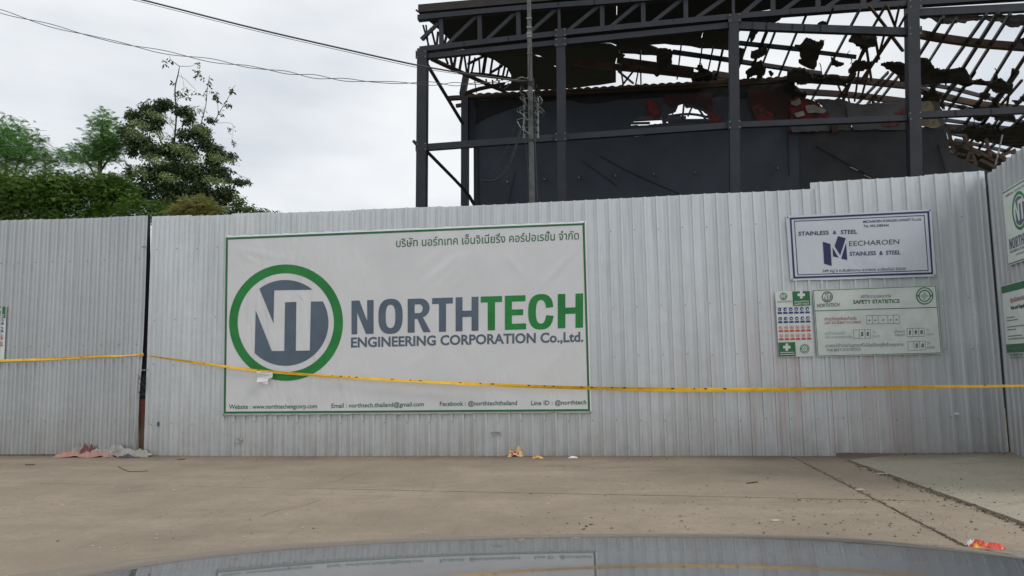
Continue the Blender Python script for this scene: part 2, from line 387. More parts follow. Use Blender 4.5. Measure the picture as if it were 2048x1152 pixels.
# ------------------------------------------------------------------ corrugated hoardings
def lerp_prof(prof, x):
    for (x0, y0), (x1, y1) in zip(prof, prof[1:]):
        if x <= x1 or (x1, y1) == prof[-1]: return y0 + (y1 - y0) * (x - x0) / (x1 - x0)
    return prof[-1][1]
def sheet(pl, u0, u1, z0, z1, ribs, name, m_, parent, seed, out=0.0, zf0=None, zf1=None, rh=.03, damage=None):
    """one pressed metal sheet: trapezoid ribs, faint swages between, shallow oil-canning"""
    rnd = random.Random(seed); pit = (u1 - u0) / ribs; prof = []
    for k in range(ribs):
        b = u0 + k * pit
        for t, h in ((0, 0), (.30, 0), (.315, .12), (.345, .12), (.36, 0), (.60, 0), (.635, 1), (.80, 1), (.835, 0)): prof.append((b + t * pit, h * rh))
    prof.append((u1 + .012, 0)); rows = 9; v = []; tilt = rnd.uniform(-.004, .004)
    for r in range(rows):
        for (u, h) in prof:
            zb = zf0(u) if zf0 else z0; zt = zf1(u) if zf1 else z1
            z = zb + (zt - zb) * r / (rows - 1)
            w = .006 * noise.noise(Vector((u * 1.7 + seed, z * .9, seed * 3.1))) + tilt * (u - u0)
            uu = u + .004 * noise.noise(Vector((u * 5, z * 1.1, seed)))
            oo = out + h + w
            if damage: oo, uu, z = damage(oo, uu, z)
            v.append(pl.pt(uu, z, oo))
    n = len(prof); f = [(r * n + i, r * n + i + 1, (r + 1) * n + i + 1, (r + 1) * n + i) for r in range(rows - 1) for i in range(n - 1)]
    o = mesh_obj(name, v, f, m_, parent)
    sm = o.modifiers.new('thickness', 'SOLIDIFY'); sm.thickness = .0008; sm.offset = 0
    return o
def screws(pl, pts, parent, out):
    mb = MB()
    for (u, z) in pts:
        c = pl.pt(u, z, out); a = pl.a * .0085; b = Vector((0, 0, .0085)); n = pl.n * -.012
        ring = [c + a * math.cos(t) + b * math.sin(t) for t in [k * math.pi / 3 for k in range(6)]]
        mb.add(ring + [q + n for q in ring], [tuple(range(6, 12))] + [(k, (k + 1) % 6, 6 + (k + 1) % 6, 6 + k) for k in range(6)])
    o = mb.build('screw_heads', M['galv'], parent); o['kind'] = 'stuff'; return o

uL = FENCE.sz(294.5, 700)[0]; uR = FENCE.sz(1991, 620)[0]
tops = [FENCE.sz(*p) for p in ((297, 434), (450, 429), (850, 415), (1186, 400), (1421, 387), (1527, 382.5), (1618, 377), (1650, 375.5))]
bots = [FENCE.sz(*p) for p in ((297, 911), (700, 913), (1180, 915), (1500, 919), (1670, 921))]
topr = [FENCE.sz(*p) for p in ((1621, 365), (1855, 350.5), (1976, 342))]
uStep = FENCE.sz(1671, 918)[0]; uStepR = FENCE.sz(1620.5, 370)[0]
hoard = thing('metal_hoarding', 'long silver corrugated hoarding carrying the large logo banner, between the gap and the corner', 'fence', FENCE.pt(0, 0))
nl = round((uStep - uL) / .765); wl = (uStep - uL) / nl
for i in range(nl):
    u0 = uL + i * wl; j = random.Random(i).uniform(-.012, .012)
    sheet(FENCE, u0, u0 + wl, 0, 0, 4, 'corrugated_sheet', M['sheet'], hoard, i + 1, out=.0012 * (i % 2),
          zf0=lambda u: lerp_prof(bots, u), zf1=lambda u, j=j: lerp_prof(tops, u) + j)
nr = round((uR - uStepR) / .79); wr = (uR - uStepR) / nr
for i in range(nr):
    u0 = uStepR + i * wr; j = random.Random(i + 50).uniform(-.01, .01)
    zb = [FENCE.sz(*p) for p in ((1650, 921), (1675, 921)) ] if i < 0 else None
    sheet(FENCE, u0, u0 + wr, 0, 0, 4, 'corrugated_sheet', M['sheet'], hoard, i + 70, out=-.012 + .0012 * (i % 2),
          zf0=(lambda u: max(FENCE.sz(1690, 905.5)[1], .05) - .006 * (u - uStep)), zf1=lambda u, j=j: lerp_prof(topr, u) + j)
sp = []
for i in range(0, 2 * nl + 8):
    u = uL + .143 + i * wl / 2
    if u < uR:
        for z in (3.55, 2.32, 1.55, .55):
            if not (FENCE.sz(445, 650)[0] < u < FENCE.sz(1190, 650)[0] and .68 < z < 3.8) and not (FENCE.sz(1540, 600)[0] < u < FENCE.sz(1890, 600)[0] and 1.9 < z < 3.7): sp.append((u, z + random.uniform(-.02, .02)))
screws(FENCE, sp, hoard, .030)
# rails and posts carrying the sheets from behind
rl = MB()
for z in (.55, 1.55, 2.35, 3.55):
    r_ = MB(); r_.bar(FENCE.pt(uL, z, -.045), FENCE.pt(uR - .1, z, -.045), .05); r_.build('rail', M['galv'], hoard)
for i in range(6):
    r_ = MB(); u = uL + .02 + i * (uR - uL - .2) / 5; r_.bar(FENCE.pt(u, -.05, -.12), FENCE.pt(u, 3.9, -.12), .09); r_.build('post', M['galv'], hoard)
# torn flaps in the sheets
def flap(px, py, w, h, seed):
    c = FENCE.sz(px, py); rnd = random.Random(seed); mb = MB(); o_ = .028
    nx, nz = 4, 3; v = []
    for j in range(nz + 1):
        for i in range(nx + 1):
            v.append(FENCE.pt(c[0] + (i / nx - .5) * w + rnd.uniform(-.01, .01), c[1] + (j / nz - .5) * h + rnd.uniform(-.012, .012), o_ + (.03 * j / nz) * rnd.uniform(.3, 1)))
    mb.add(v, [(j * 5 + i, j * 5 + i + 1, j * 5 + i + 6, j * 5 + i + 5) for j in range(nz) for i in range(nx)])
    o = mb.build('torn_flap', M['sheet'], hoard); sm = o.modifiers.new('t', 'SOLIDIFY'); sm.thickness = .002
    h_ = MB(); h_.box(FENCE.pt(c[0], c[1] + h * .42, .0255), FENCE.a * w * .42, FENCE.n * .0015, Vector((0, 0, h * .05))); h_.build('puncture', M['black'], hoard)
flap(482, 882, .11, .09, 1); flap(992, 868, .15, .07, 2)
for q, (px, py, w, h) in enumerate(((318, 848, .03, .075), (1912, 827, .06, .03))):
    c = FENCE.sz(px, py); h_ = MB(); h_.box(FENCE.pt(c[0], c[1], .026), FENCE.a * w / 2, FENCE.n * .002, Vector((0, 0, h / 2))); h_.build('puncture', M['black'] if q == 0 else M['paper'], hoard)

# left hoarding
pLg = on_z(286, 911.5); LEFT = VPlane(pLg, .115)
left = thing('metal_hoarding', 'silver corrugated metal hoarding left of the dark gap, its right edge bent at the foot', 'fence', LEFT.pt(-3, 0))
ltop = [LEFT.sz(0, 441), LEFT.sz(145, 437), LEFT.sz(291, 431.5)]; ltop = [(ltop[0][0] - 5, ltop[0][1] + .05)] + ltop
lw = .66
uE = LEFT.sz(290, 560)[0]
for i in range(9):
    u1 = uE - i * lw; u0 = u1 - lw; j = random.Random(i + 30).uniform(-.006, .006)
    dm = None
    if i == 0:
        def dm(o_, u, z, uE=uE):
            k = max(0, 1 - (uE - u) / .16) * max(0, min(1, (1.75 - z) / 1.6))
            kk = k * (.55 + .45 * noise.noise(Vector((z * 4, 2, 0))))
            return o_ + .05 * kk, u - .10 * kk, z
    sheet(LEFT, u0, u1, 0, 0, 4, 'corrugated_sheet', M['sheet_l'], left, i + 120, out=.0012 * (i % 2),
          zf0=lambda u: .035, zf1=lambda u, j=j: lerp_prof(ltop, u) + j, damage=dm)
for z in (.6, 1.9, 3.4):
    r_ = MB(); r_.bar(LEFT.pt(uE - 6, z, -.045), LEFT.pt(uE - .06, z, -.045), .05); r_.build('rail', M['galv'], left)
for i in range(3):
    r_ = MB(); u = uE - .35 - i * 2.6; r_.bar(LEFT.pt(u, -.05, -.12), LEFT.pt(u, 3.8, -.12), .09); r_.build('post', M['galv'], left)
screws(LEFT, [(uE - .1 - i * lw / 2, z) for i in range(18) for z in (3.4, 1.9, .6)], left, .030)

# right return hoarding, running from the corner towards the viewer
ca = FENCE.at(1996, 620); cb_x, cb_y = 6.93, ca.y - 1.0
SIDE = VPlane.__new__(VPlane)
k_ = Vector((ray(2048, 620).x, ray(2048, 620).y, 0)); 
end = k_ * ((ca.y - .95) / k_.y)
a_ = Vector((end.x - ca.x, end.y - ca.y, 0)).normalized()
SIDE.p0 = Vector((ca.x, ca.y, 0)); SIDE.a = a_; SIDE.n = Vector((-a_.y, a_.x, 0)) * 1.0
if SIDE.n.x < 0: SIDE.n = -SIDE.n
side_f = thing('metal_hoarding', 'corrugated metal hoarding returning towards the viewer at the right edge, holding the two portrait signs', 'fence', SIDE.p0)
st = [SIDE.sz(1986, 341), SIDE.sz(2048, 294)]; st = [st[0], st[1], (6, st[1][1] + (st[1][1] - st[0][1]) * .0)]
for i in range(5):
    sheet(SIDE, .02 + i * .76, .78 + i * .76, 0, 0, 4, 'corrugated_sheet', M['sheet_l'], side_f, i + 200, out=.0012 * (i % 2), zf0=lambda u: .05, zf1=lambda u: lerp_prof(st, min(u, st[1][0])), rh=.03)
for z in (.6, 1.9, 3.5):
    r_ = MB(); r_.bar(SIDE.pt(.05, z, -.045), SIDE.pt(3.8, z, -.045), .05, side=SIDE.n); r_.build('rail', M['galv'], side_f)
r_ = MB(); r_.bar(SIDE.pt(-.03, -.05, -.04), SIDE.pt(-.03, 4.0, -.04), .07, side=SIDE.n); r_.build('post', M['steel'], side_f)
r_ = MB(); r_.bar(SIDE.pt(3.3, -.05, -.1), SIDE.pt(3.3, 4.0, -.1), .08, side=SIDE.n); r_.build('post', M['galv'], side_f)

# post and fixings in the gap between the hoardings
gp = thing('gate_post', 'narrow weathered post with flaking red and yellow-brown paint seen in the dark gap between hoardings', 'post', FENCE.pt(uL - .05, 0, -.16))
PB_ = FENCE.off(.13)
def gpost(y0, y1, x0, x1, m_, nm):
    mb = MB(); a = PB_.at((x0 + x1) / 2, y0); b = PB_.at((x0 + x1) / 2, y1); w = (x1 - x0) / FOC * a.length
    mb.bar(a, b, w, .1); mb.build(nm, m_, gp)
gpost(432, 798, 283, 297, M['soot'], 'post_shaft'); gpost(798, 838, 283, 298, M['redpost'], 'painted_block'); gpost(838, 909, 281, 298, M['wood'], 'timber_base')
gpost(779, 790, 284, 296, M['whitep'], 'label_plate')
def gtie(y, w=.14):
    mb = MB(); u, z = FENCE.sz(291, y); mb.bar(FENCE.pt(u - w / 2, z, .03), FENCE.pt(u + w / 2, z, .03), .02, .006); mb.build('tie_plate', M['galv'], gp)
gtie(494, .1); gtie(740, .11)
wr_ = MB(); rnd = random.Random(4)
for k in range(5):
    p = [FENCE.pt(uL - .05 + rnd.uniform(-.09, .06), FENCE.sz(290, 750 + i * 12)[1] + rnd.uniform(-.04, .04), .035 + rnd.uniform(0, .03)) for i in range(4)]
    wr_.tube(smooth_pts(p, 4), .004, 4)
wr_.build('binding_wire', M['cable'], gp)

# ------------------------------------------------------------------ flat print: glyphs and shapes
def glyph_mesh(s, off):
    c = bpy.data.curves.new('t', 'FONT'); c.body = s; c.size = 1; c.offset = off; c.resolution_u = 3; c.fill_mode = 'FRONT' if hasattr(c, 'fill_mode') else c.fill_mode
    o = bpy.data.objects.new('t', c); C.objects.link(o); bpy.context.view_layer.update()
    me = bpy.data.meshes.new_from_object(o.evaluated_get(bpy.context.evaluated_depsgraph_get()))
    v = [tuple(q.co) for q in me.vertices]; f = [tuple(p.vertices) for p in me.polygons]
    bpy.data.objects.remove(o); bpy.data.curves.remove(c); bpy.data.meshes.remove(me)
    return v, f
def bil(q, u, v):                               # quad TL TR BR BL; v measured down
    tl, tr, br, bl = q
    return tuple((tl[i] * (1 - u) + tr[i] * u) * (1 - v) + (bl[i] * (1 - u) + br[i] * u) * v for i in (0, 1))
def lettering(s, base_l, base_r, cap, plane, out, m_, parent, off=0.0, capref='H', name='lettering', serif=False):
    """text whose baseline runs between two photo positions; cap = capital height there"""
    v, f = glyph_mesh(s, off)
    if not v: return
    cv, _ = glyph_mesh(capref, 0); ch = max(p[1] for p in cv)
    x0 = min(p[0] for p in v); x1 = max(p[0] for p in v); W = math.dist(base_l, base_r)
    dx = ((base_r[0] - base_l[0]) / W, (base_r[1] - base_l[1]) / W); vv = []
    for p in v:
        u = (p[0] - x0) / (x1 - x0) * W; h = p[1] / ch * cap
        vv.append(plane.at(base_l[0] + dx[0] * u, base_l[1] + dx[1] * u - h) - plane.n * out)
    return mesh_obj(name, vv, f, m_, parent)
def shape(pts, plane, out, m_, parent, name='printed_shape', holes=()):
    loops = [pts] + list(holes); tri = tessellate_polygon([[Vector((x, y, 0)) for x, y in l] for l in loops])
    v = [plane.at(x, y) - plane.n * out for l in loops for x, y in l]
    o = mesh_obj(name, v, [tuple(t) for t in tri], m_, parent)
    return o
def ell(cx, cy, rx, ry, n=64, a0=0, a1=2 * math.pi):
    return [(cx + rx * math.cos(a0 + (a1 - a0) * i / n), cy + ry * math.sin(a0 + (a1 - a0) * i / n)) for i in range(n)]
def frame(q, w, plane, out, m_, parent, name='printed_border'):
    cx = sum(p[0] for p in q) / 4; cy = sum(p[1] for p in q) / 4
    inn = [(p[0] + (w if p[0] < cx else -w), p[1] + (w if p[1] < cy else -w)) for p in q]
    v = [plane.at(*p) - plane.n * out for p in list(q) + inn]
    return mesh_obj(name, v, [(i, (i + 1) % 4, 4 + (i + 1) % 4, 4 + i) for i in range(4)], m_, parent)
def panel(q, plane, out, th, m_, parent, name, edge_wave=0.0, nx=1, ny=1, creases=()):
    """thin board or cloth with given corners; back face th behind"""
    v = []; 
    for k, o_ in ((0, out), (1, out - th)):
        for j in range(ny + 1):
            for i in range(nx + 1):
                x, y = bil(q, i / nx, j / ny)
                e = 0
                if edge_wave and (i in (0, nx) or j in (0, ny)): e = edge_wave * noise.noise(Vector((x * .06, y * .06, 1)))
                o2_ = o_
                for (cx0, cy0, cx1, cy1, amp, wd) in creases:
                    lx, ly = cx1 - cx0, cy1 - cy0; l2 = lx * lx + ly * ly; t_ = max(0, min(1, ((x - cx0) * lx + (y - cy0) * ly) / l2))
                    dd = math.hypot(x - cx0 - lx * t_, y - cy0 - ly * t_); o2_ += amp * math.exp(-(dd / wd) ** 2) * math.sin(math.pi * min(1, .15 + t_ * .85))
                v.append(plane.at(x, y + (e if j in (0, ny) else 0)) - plane.n * o2_)
    n = (nx + 1) * (ny + 1); f = []
    for j in range(ny):
        for i in range(nx):
            a = j * (nx + 1) + i; q4 = (a, a + 1, a + nx + 2, a + nx + 1); f.append(q4); f.append(tuple(n + z for z in reversed(q4)))
    def rim(a, b): f.append((a, b, n + b, n + a))
    for i in range(nx): rim(i, i + 1); rim(ny * (nx + 1) + i + 1, ny * (nx + 1) + i)
    for j in range(ny): rim((j + 1) * (nx + 1), j * (nx + 1)); rim(j * (nx + 1) + nx, (j + 1) * (nx + 1) + nx)
    o = mesh_obj(name, v, f, m_, parent)
    bm = bmesh.new(); bm.from_mesh(o.data); bmesh.ops.recalc_face_normals(bm, faces=bm.faces); bm.to_mesh(o.data); bm.free()
    return o
def eyelets(pts, plane, out, parent):
    for (x, y) in pts:
        mb = MB(); c = plane.at(x, y) - plane.n * out
        ring = [c + plane.a * .013 * math.cos(t) + Vector((0, 0, .013)) * math.sin(t) for t in [k * math.pi / 4 for k in range(8)]]
        mb.add(ring + [q - plane.n * .004 for q in ring], [tuple(range(8, 16))] + [(k, (k + 1) % 8, 8 + (k + 1) % 8, 8 + k) for k in range(8)]); mb.build('eyelet', M['galv'], parent)

# --- big banner
bq = [(452.5, 473), (1172.5, 443.5), (1183.5, 825.5), (447.5, 831)]
OB = .044
ban = thing('banner', 'large white vinyl banner with green ring logo and the grey and green company name', 'banner', FENCE.pt(0, .7, OB))
panel(bq, FENCE, OB, .002, M['vinyl'], ban, 'vinyl_sheet', 2.2, 150, 76, [(1146, 506, 1078, 580, .013, 4.5), (1155, 505, 1105, 576, -.008, 4), (1095, 508, 1050, 578, .006, 5), (922, 508, 850, 570, .011, 5), (900, 505, 820, 582, -.008, 5), (940, 508, 872, 582, .009, 5), (960, 508, 910, 582, .006, 6), (870, 508, 835, 545, .008, 4), (1010, 508, 1055, 560, .005, 6),
      (478, 505, 520, 530, .006, 4), (480, 500, 585, 520, .006, 5), (860, 706, 800, 745, .005, 7), (1130, 700, 1080, 750, .006, 7), (700, 770, 640, 745, .005, 8), (820, 790, 900, 785, .004, 7)])
bpy.data.objects['vinyl_sheet'].data.shade_smooth()
gq = [(454.5, 476), (1169.5, 447), (1180.5, 822), (450, 827)]
frame(gq, 4.2, FENCE, OB + .0025, M['dgreen'], ban)
o1 = OB + .003
shape(ell(574.5, 645.5, 113.5, 116), FENCE, o1, M['green'], ban, 'logo_ring', holes=[list(reversed(ell(574, 645.5, 96, 98.5)))])
def arc(cx, cy, r, p, q, n=40, cw=True):
    a = math.atan2(p[1] - cy, p[0] - cx); b = math.atan2(q[1] - cy, q[0] - cx)
    if cw:
        while b < a: b += 2 * math.pi
    else:
        while b > a: b -= 2 * math.pi
    return [(cx + r * math.cos(a + (b - a) * i / n), cy + r * math.sin(a + (b - a) * i / n)) for i in range(n + 1)]
shape(arc(573, 646, 85.5, (523, 580), (629, 577.5)) + [(551, 581), (549.5, 647)], FENCE, o1, M['slate'], ban, 'logo_letter_field')
shape([(514, 621), (546, 702), (571, 702), (572.5, 605), (595, 604), (594, 701.5), (622, 701), (624, 603.6)] + arc(573, 645.5, 86, (649, 602.5), (513, 705)), FENCE, o1, M['slate'], ban, 'logo_letter_field')
# heavy condensed capitals drawn as outlines in a unit cell (x 0..1, y 0..1 down)
def oval(w, s=1.0, n=28):
    sq = lambda c: math.copysign(abs(c) ** .78, c)
    return [(.5 + w * sq(math.cos(2 * math.pi * i / n)), .5 + s * sq(math.sin(2 * math.pi * i / n))) for i in range(n)]
sw, sh = .30, .175
GL = {
 'N': [[(0, 0), (.36, 0), (.71, .62), (.71, 0), (1, 0), (1, 1), (.66, 1), (.26, .36), (.26, 1), (0, 1)]],
 'O': [oval(.5, .52), list(reversed(oval(.5 - sw, .52 - sh)))],
 'T': [[(0, 0), (1, 0), (1, sh), (.5 + sw / 2 + .02, sh), (.5 + sw / 2 + .02, 1), (.5 - sw / 2 - .02, 1), (.5 - sw / 2 - .02, sh), (0, sh)]],
 'H': [[(0, 0), (sw, 0), (sw, .40), (1 - sw, .40), (1 - sw, 0), (1, 0), (1, 1), (1 - sw, 1), (1 - sw, .585), (sw, .585), (sw, 1), (0, 1)]],
 'E': [[(0, 0), (.97, 0), (.97, sh), (sw + .03, sh), (sw + .03, .41), (.86, .41), (.86, .58), (sw + .03, .58), (sw + .03, 1 - sh), (1, 1 - sh), (1, 1), (0, 1)]],
 'R': [[(0, 0), (.55, 0)] + [(.55 + .40 * math.cos(t), .285 + .285 * math.sin(t)) for t in [(-math.pi / 2 + math.pi * i / 10) for i in range(1, 9)]] + [(.66, .56), (1.0, 1), (.68, 1), (.42, .60), (.30, .60), (.30, 1), (0, 1)],
       [(.30, .17), (.30, .43), (.52, .43), (.60, .40), (.645, .33), (.645, .26), (.60, .195), (.52, .17)]],
}
co = [(.5 + .5 * math.copysign(abs(math.cos(t)) ** .8, math.cos(t)), .5 + .52 * math.copysign(abs(math.sin(t)) ** .8, math.sin(t))) for t in [math.radians(-18) - math.radians(324) * i / 30 for i in range(31)]]
ci = [(.5 + (.5 - sw) * math.copysign(abs(math.cos(t)) ** .8, math.cos(t)), .5 + (.52 - sh) * math.copysign(abs(math.sin(t)) ** .8, math.sin(t))) for t in [math.radians(-18) - math.radians(324) * i / 30 for i in range(30, -1, -1)]]
co[0] = (.985, .37); ci[-1] = (.70, .395); co[-1] = (1.0, .63); ci[0] = (.71, .60)
GL['C'] = [co + ci]
word = [('N', 705, 749, 0), ('O', 758.5, 807, 0), ('R', 817, 863, 0), ('T', 865.7, 907, 0), ('H', 912.5, 958, 0), ('T', 962.5, 1005, 1), ('E', 1010.7, 1053, 1), ('C', 1057, 1108, 1), ('H', 1116, 1166.5, 1)]
def draw_word(word, tl, tr, br, bl, plane, out, parent, mats, name='capital_letter'):
    X0, X1 = word[0][1], word[-1][2]
    for g, xa, xb, k in word:
        def T(p):
            u = (xa + (xb - xa) * p[0] - X0) / (X1 - X0); return bil((tl, tr, br, bl), u, p[1])
        lo_ = GL[g]; shape([T(p) for p in lo_[0]], plane, out, mats[k], parent, name, holes=[[T(p) for p in l] for l in lo_[1:]])
draw_word(word, (705, 601.8), (1166.5, 587.2), (1166.5, 655.5), (705, 669), FENCE, o1, ban, (M['slate'], M['green']))
lettering('ENGINEERING CORPORATION Co.,Ltd.', (704, 694.5), (1167, 683), 18.6, FENCE, o1, M['slate'], ban, .028)
lettering('บริษัท นอร์ทเทค เอ็นจิเนียริ่ง คอร์ปอเรชั่น จำกัด', (794, 495), (1158, 479.5), 12.5, FENCE, o1, M['dgreen'], ban, .006, 'บ')
for s_, a, b in (('Website : www.northtechengcorp.com', (461, 817.5), (636, 816)), ('Email : northtech.thailand@gmail.com', (665, 815.5), (849, 812)),
                 ('Facebook : @northtechthailand', (881, 811.5), (1035, 809.5)), ('Line ID : @northtech', (1063, 810), (1173, 808))):
    lettering(s_, a, b, 8.5, FENCE, o1, M['dgreen'], ban, .012)
eyelets([(455, 477), (1170, 446), (1181, 823), (450, 828), (760, 461), (960, 452), (625, 830), (835, 828)] and [(456, 476.5), (1169, 446), (1181, 823.5), (450, 828.6)], FENCE, OB + .004, ban)

# --- blue bordered banner
Z7 = lambda x, y: (1560 + x / 6.0235, 410 + y / 6.0235)
bb = thing('banner', 'small white banner with double navy border and navy letter M logo', 'banner', FENCE.at(1720, 557))
panel([Z7(62, 138), Z7(1803, 60), Z7(1866, 865), Z7(120, 918)], FENCE, OB, .002, M['vinyl_b'], bb, 'vinyl_sheet', 1.2, 12, 6)
frame([Z7(108, 160), Z7(1782, 80), Z7(1830, 838), Z7(152, 890)], 3.7, FENCE, OB + .0025, M['navy'], bb)
frame([Z7(160, 198), Z7(1727, 128), Z7(1775, 797), Z7(203, 850)], 1.5, FENCE, OB + .0025, M['navy'], bb)
lettering('STAINLESS', Z7(213, 375), Z7(578, 361), 7.6, FENCE, o1, M['navy'], bb, .02); lettering('&', Z7(628, 358), Z7(670, 356), 7, FENCE, o1, M['navy'], bb, .02); lettering('STEEL', Z7(722, 356), Z7(920, 349), 7.6, FENCE, o1, M['navy'], bb, .02)
for pg in ([(505, 448), (598, 475), (613, 738), (522, 712)], [(688, 380), (782, 405), (715, 612), (648, 500)], [(622, 518), (697, 640), (630, 625)], [(785, 462), (800, 668), (727, 650)]):
    shape([Z7(*p) for p in pg], FENCE, o1, M['navy'], bb, 'logo_facet')
lettering('EECHAROEN', Z7(822, 500), Z7(1422, 475), 9.6, FENCE, o1, M['black'], bb, 0.0)
lettering('STAINLESS  &  STEEL', Z7(828, 617), Z7(1438, 598), 7.6, FENCE, o1, M['navy'], bb, .02)
lettering('MECHAROEN STAINLESS LOHAKIT Co.,Ltd.', Z7(990, 222), Z7(1690, 190), 4.4, FENCE, o1, M['navy'], bb, .02)
lettering('Tel. 092-2385444', Z7(995, 274), Z7(1297, 262), 4.4, FENCE, o1, M['navy'], bb, .02)
lettering('349 หมู่ 2 ต.สันผักหวาน อ.หางดง จ.เชียงใหม่ 50230', Z7(505, 814), Z7(1500, 787), 5.0, FENCE, o1, M['navy'], bb, .012)
eyelets([Z7(85, 155), Z7(1790, 72), Z7(1850, 850), Z7(135, 905)], FENCE, OB + .003, bb)

# --- safety statistics board
Z8 = lambda x, y: (1540 + x / 5.851, 565 + y / 5.851)
OS = .050; o2 = OS + .003
sb = thing('sign', 'white safety statistics board with green outline and boxed numbers, below the navy bordered banner', 'sign', FENCE.at(1757, 710))
panel([Z8(490, 87), Z8(1928, 35), Z8(1996, 833), Z8(543, 872)], FENCE, OS, .006, M['board'], sb, 'board_panel')
frame([Z8(496, 94), Z8(1922, 42), Z8(1988, 826), Z8(550, 864)], 1.1, FENCE, OS + .0025, M['dgreen'], sb)
shape([Z8(508, 331), Z8(1942, 289), Z8(1942, 297), Z8(509, 339)], FENCE, o2, M['dgreen'], sb, 'divider_line')
def ring(c, r, w, m_, par, pl=FENCE, o_=None, nm='logo_ring'):
    shape(ell(c[0], c[1], r, r, 32), pl, o_ or o2, m_, par, nm, holes=[list(reversed(ell(c[0], c[1], r - w, r - w, 32)))])
def small_logo(c, r, par, pl=FENCE, o_=None, m1=None, m2=None):
    ring(c, r, r * .16, m1 or M['dgreen'], par, pl, o_)
    s = r / 113.5; T = lambda p: (c[0] + (p[0] - 574.5) * s, c[1] + (p[1] - 645.5) * s)
    shape([T(p) for p in arc(573, 646, 85.5, (523, 580), (629, 577.5), 10) + [(551, 581), (549.5, 647)]], pl, o_ or o2, m2 or M['grey'], par, 'logo_letter_field')
    shape([T(p) for p in [(514, 621), (546, 702), (571, 702), (572.5, 605), (595, 604), (594, 701.5), (622, 701), (624, 603.6)] + arc(573, 645.5, 86, (649, 602.5), (513, 705), 16)], pl, o_ or o2, m2 or M['grey'], par, 'logo_letter_field')
small_logo(Z8(660, 172), 11, sb)
lettering('NORTHTECH', Z8(540, 293), Z8(803, 279), 6.5, FENCE, o2, M['grey'], sb, .03)
lettering('สถิติความปลอดภัย', Z8(1048, 186), Z8(1400, 178), 5.2, FENCE, o2, M['grey'], sb, .01, 'บ')
lettering('SAFETY STATISTICS', Z8(960, 251), Z8(1500, 240), 7.0, FENCE, o2, M['dgreen'], sb, .03)
def badge(c, r, par, pl=FENCE, o_=None):
    o_ = o_ or o2
    ring(c, r, r * .42, M['dgreen'], par, pl, o_, 'round_badge')
    a, b = r * .14, r * .42
    cr_ = [(-a, -b), (a, -b), (a, -a), (b, -a), (b, a), (a, a), (a, b), (-a, b), (-a, a), (-b, a), (-b, -a), (-a, -a)]
    shape([(c[0] + x, c[1] + y) for x, y in cr_], pl, o_, M['pale'], par, 'badge_cross')
    mb = MB()
    for k in range(28):                         # lettering round the ring reads as small pale ticks
        t = 2 * math.pi * k / 28
        if abs(math.sin(t)) < .18: continue
        p = pl.at(c[0] + math.cos(t) * r * .79, c[1] + math.sin(t) * r * .79) - pl.n * (o_ + .002)
        s = r / FOC * p.length * .06; mb.add([p - pl.a * s - Vector((0, 0, s * 1.4)), p + pl.a * s - Vector((0, 0, s * 1.4)), p + pl.a * s + Vector((0, 0, s * 1.4)), p - pl.a * s + Vector((0, 0, s * 1.4))], [(0, 1, 2, 3)])
    mb.build('badge_lettering', M['board'], par)
badge(Z8(1793, 160), 17.2, sb)
lettering('เกิดอุบัติเหตุครั้งสุดท้ายเมื่อ', Z8(628, 446), Z8(1000, 438), 4.6, FENCE, o2, M['dred'], sb, .01, 'บ')
lettering('LAST ACCIDENT OCCURRED', Z8(630, 488), Z8(1055, 480), 4.6, FENCE, o2, M['dred'], sb, .01)
lettering('เราทำงานมาแล้ว', Z8(632, 614), Z8(865, 608), 4.6, FENCE, o2, M['pale'], sb, .01, 'บ')
lettering('WE HAVE OPERATED', Z8(638, 657), Z8(950, 650), 4.4, FENCE, o2, M['pale'], sb, .01)
lettering('เราเคยมีจำนวนวันสูงสุดที่ไม่มีอุบัติเหตุถึงขั้นหยุดงาน', Z8(640, 758), Z8(1545, 743), 4.8, FENCE, o2, M['grey'], sb, .01, 'บ')
lettering('THE BEST STATISTICS', Z8(648, 806), Z8(1048, 798), 5.0, FENCE, o2, M['grey'], sb, .01)
lettering('เป้าหมาย', Z8(1440, 592), Z8(1562, 588), 4.2, FENCE, o2, M['grey'], sb, .0, 'บ'); lettering('TARGET', Z8(1445, 630), Z8(1566, 626), 4.0, FENCE, o2, M['grey'], sb, 0)
for (x, y, mm) in ((1187, 596, 'pale'), (1815, 572, 'pale'), (1822, 726, 'grey')):
    lettering('วัน', Z8(x, y), Z8(x + 38, y - 1), 4.4, FENCE, o2, M[mm], sb, .0, 'บ'); lettering('DAYS', Z8(x, y + 50), Z8(x + 86, y + 47), 4.6, FENCE, o2, M[mm], sb, .01)
def boxes(q, cuts, chars, cap):
    q = [Z8(*p) for p in q]; frame(q, .55, FENCE, o2, M['black'], sb, 'number_box')
    xs = [0] + cuts + [1]
    for c_ in cuts: 
        a = bil(q, c_, 0); b = bil(q, c_, 1); shape([(a[0] - .3, a[1]), (a[0] + .3, a[1]), (b[0] + .3, b[1]), (b[0] - .3, b[1])], FENCE, o2, M['black'], sb, 'box_divider')
    for i, ch in enumerate(chars):
        if ch != ' ':
            u = (xs[i] + xs[i + 1]) / 2; hw = .6 if ch == '-' else .0
            c_ = bil(q, u, .5); w = cap * (.32 if ch != '1' else .18)
            lettering(ch, (c_[0] - w, c_[1] + cap / 2), (c_[0] + w, c_[1] + cap / 2 - .1), cap, FENCE, o2 + .001, M['dgreen'] if ch != '-' else M['black'], sb, .05, name='digit')
boxes([(1112, 388), (1497, 381), (1503, 483), (1118, 490)], [.18, .36, .65, .82], '-----', 6)
boxes([(962, 555), (1160, 550), (1166, 654), (969, 659)], [.34, .67], ' 50', 7.5)
boxes([(1583, 540), (1787, 533), (1795, 633), (1590, 638)], [.34, .67], '190', 7.5)
boxes([(1593, 690), (1800, 685), (1808, 790), (1602, 797)], [.34, .67], ' 50', 7.5)

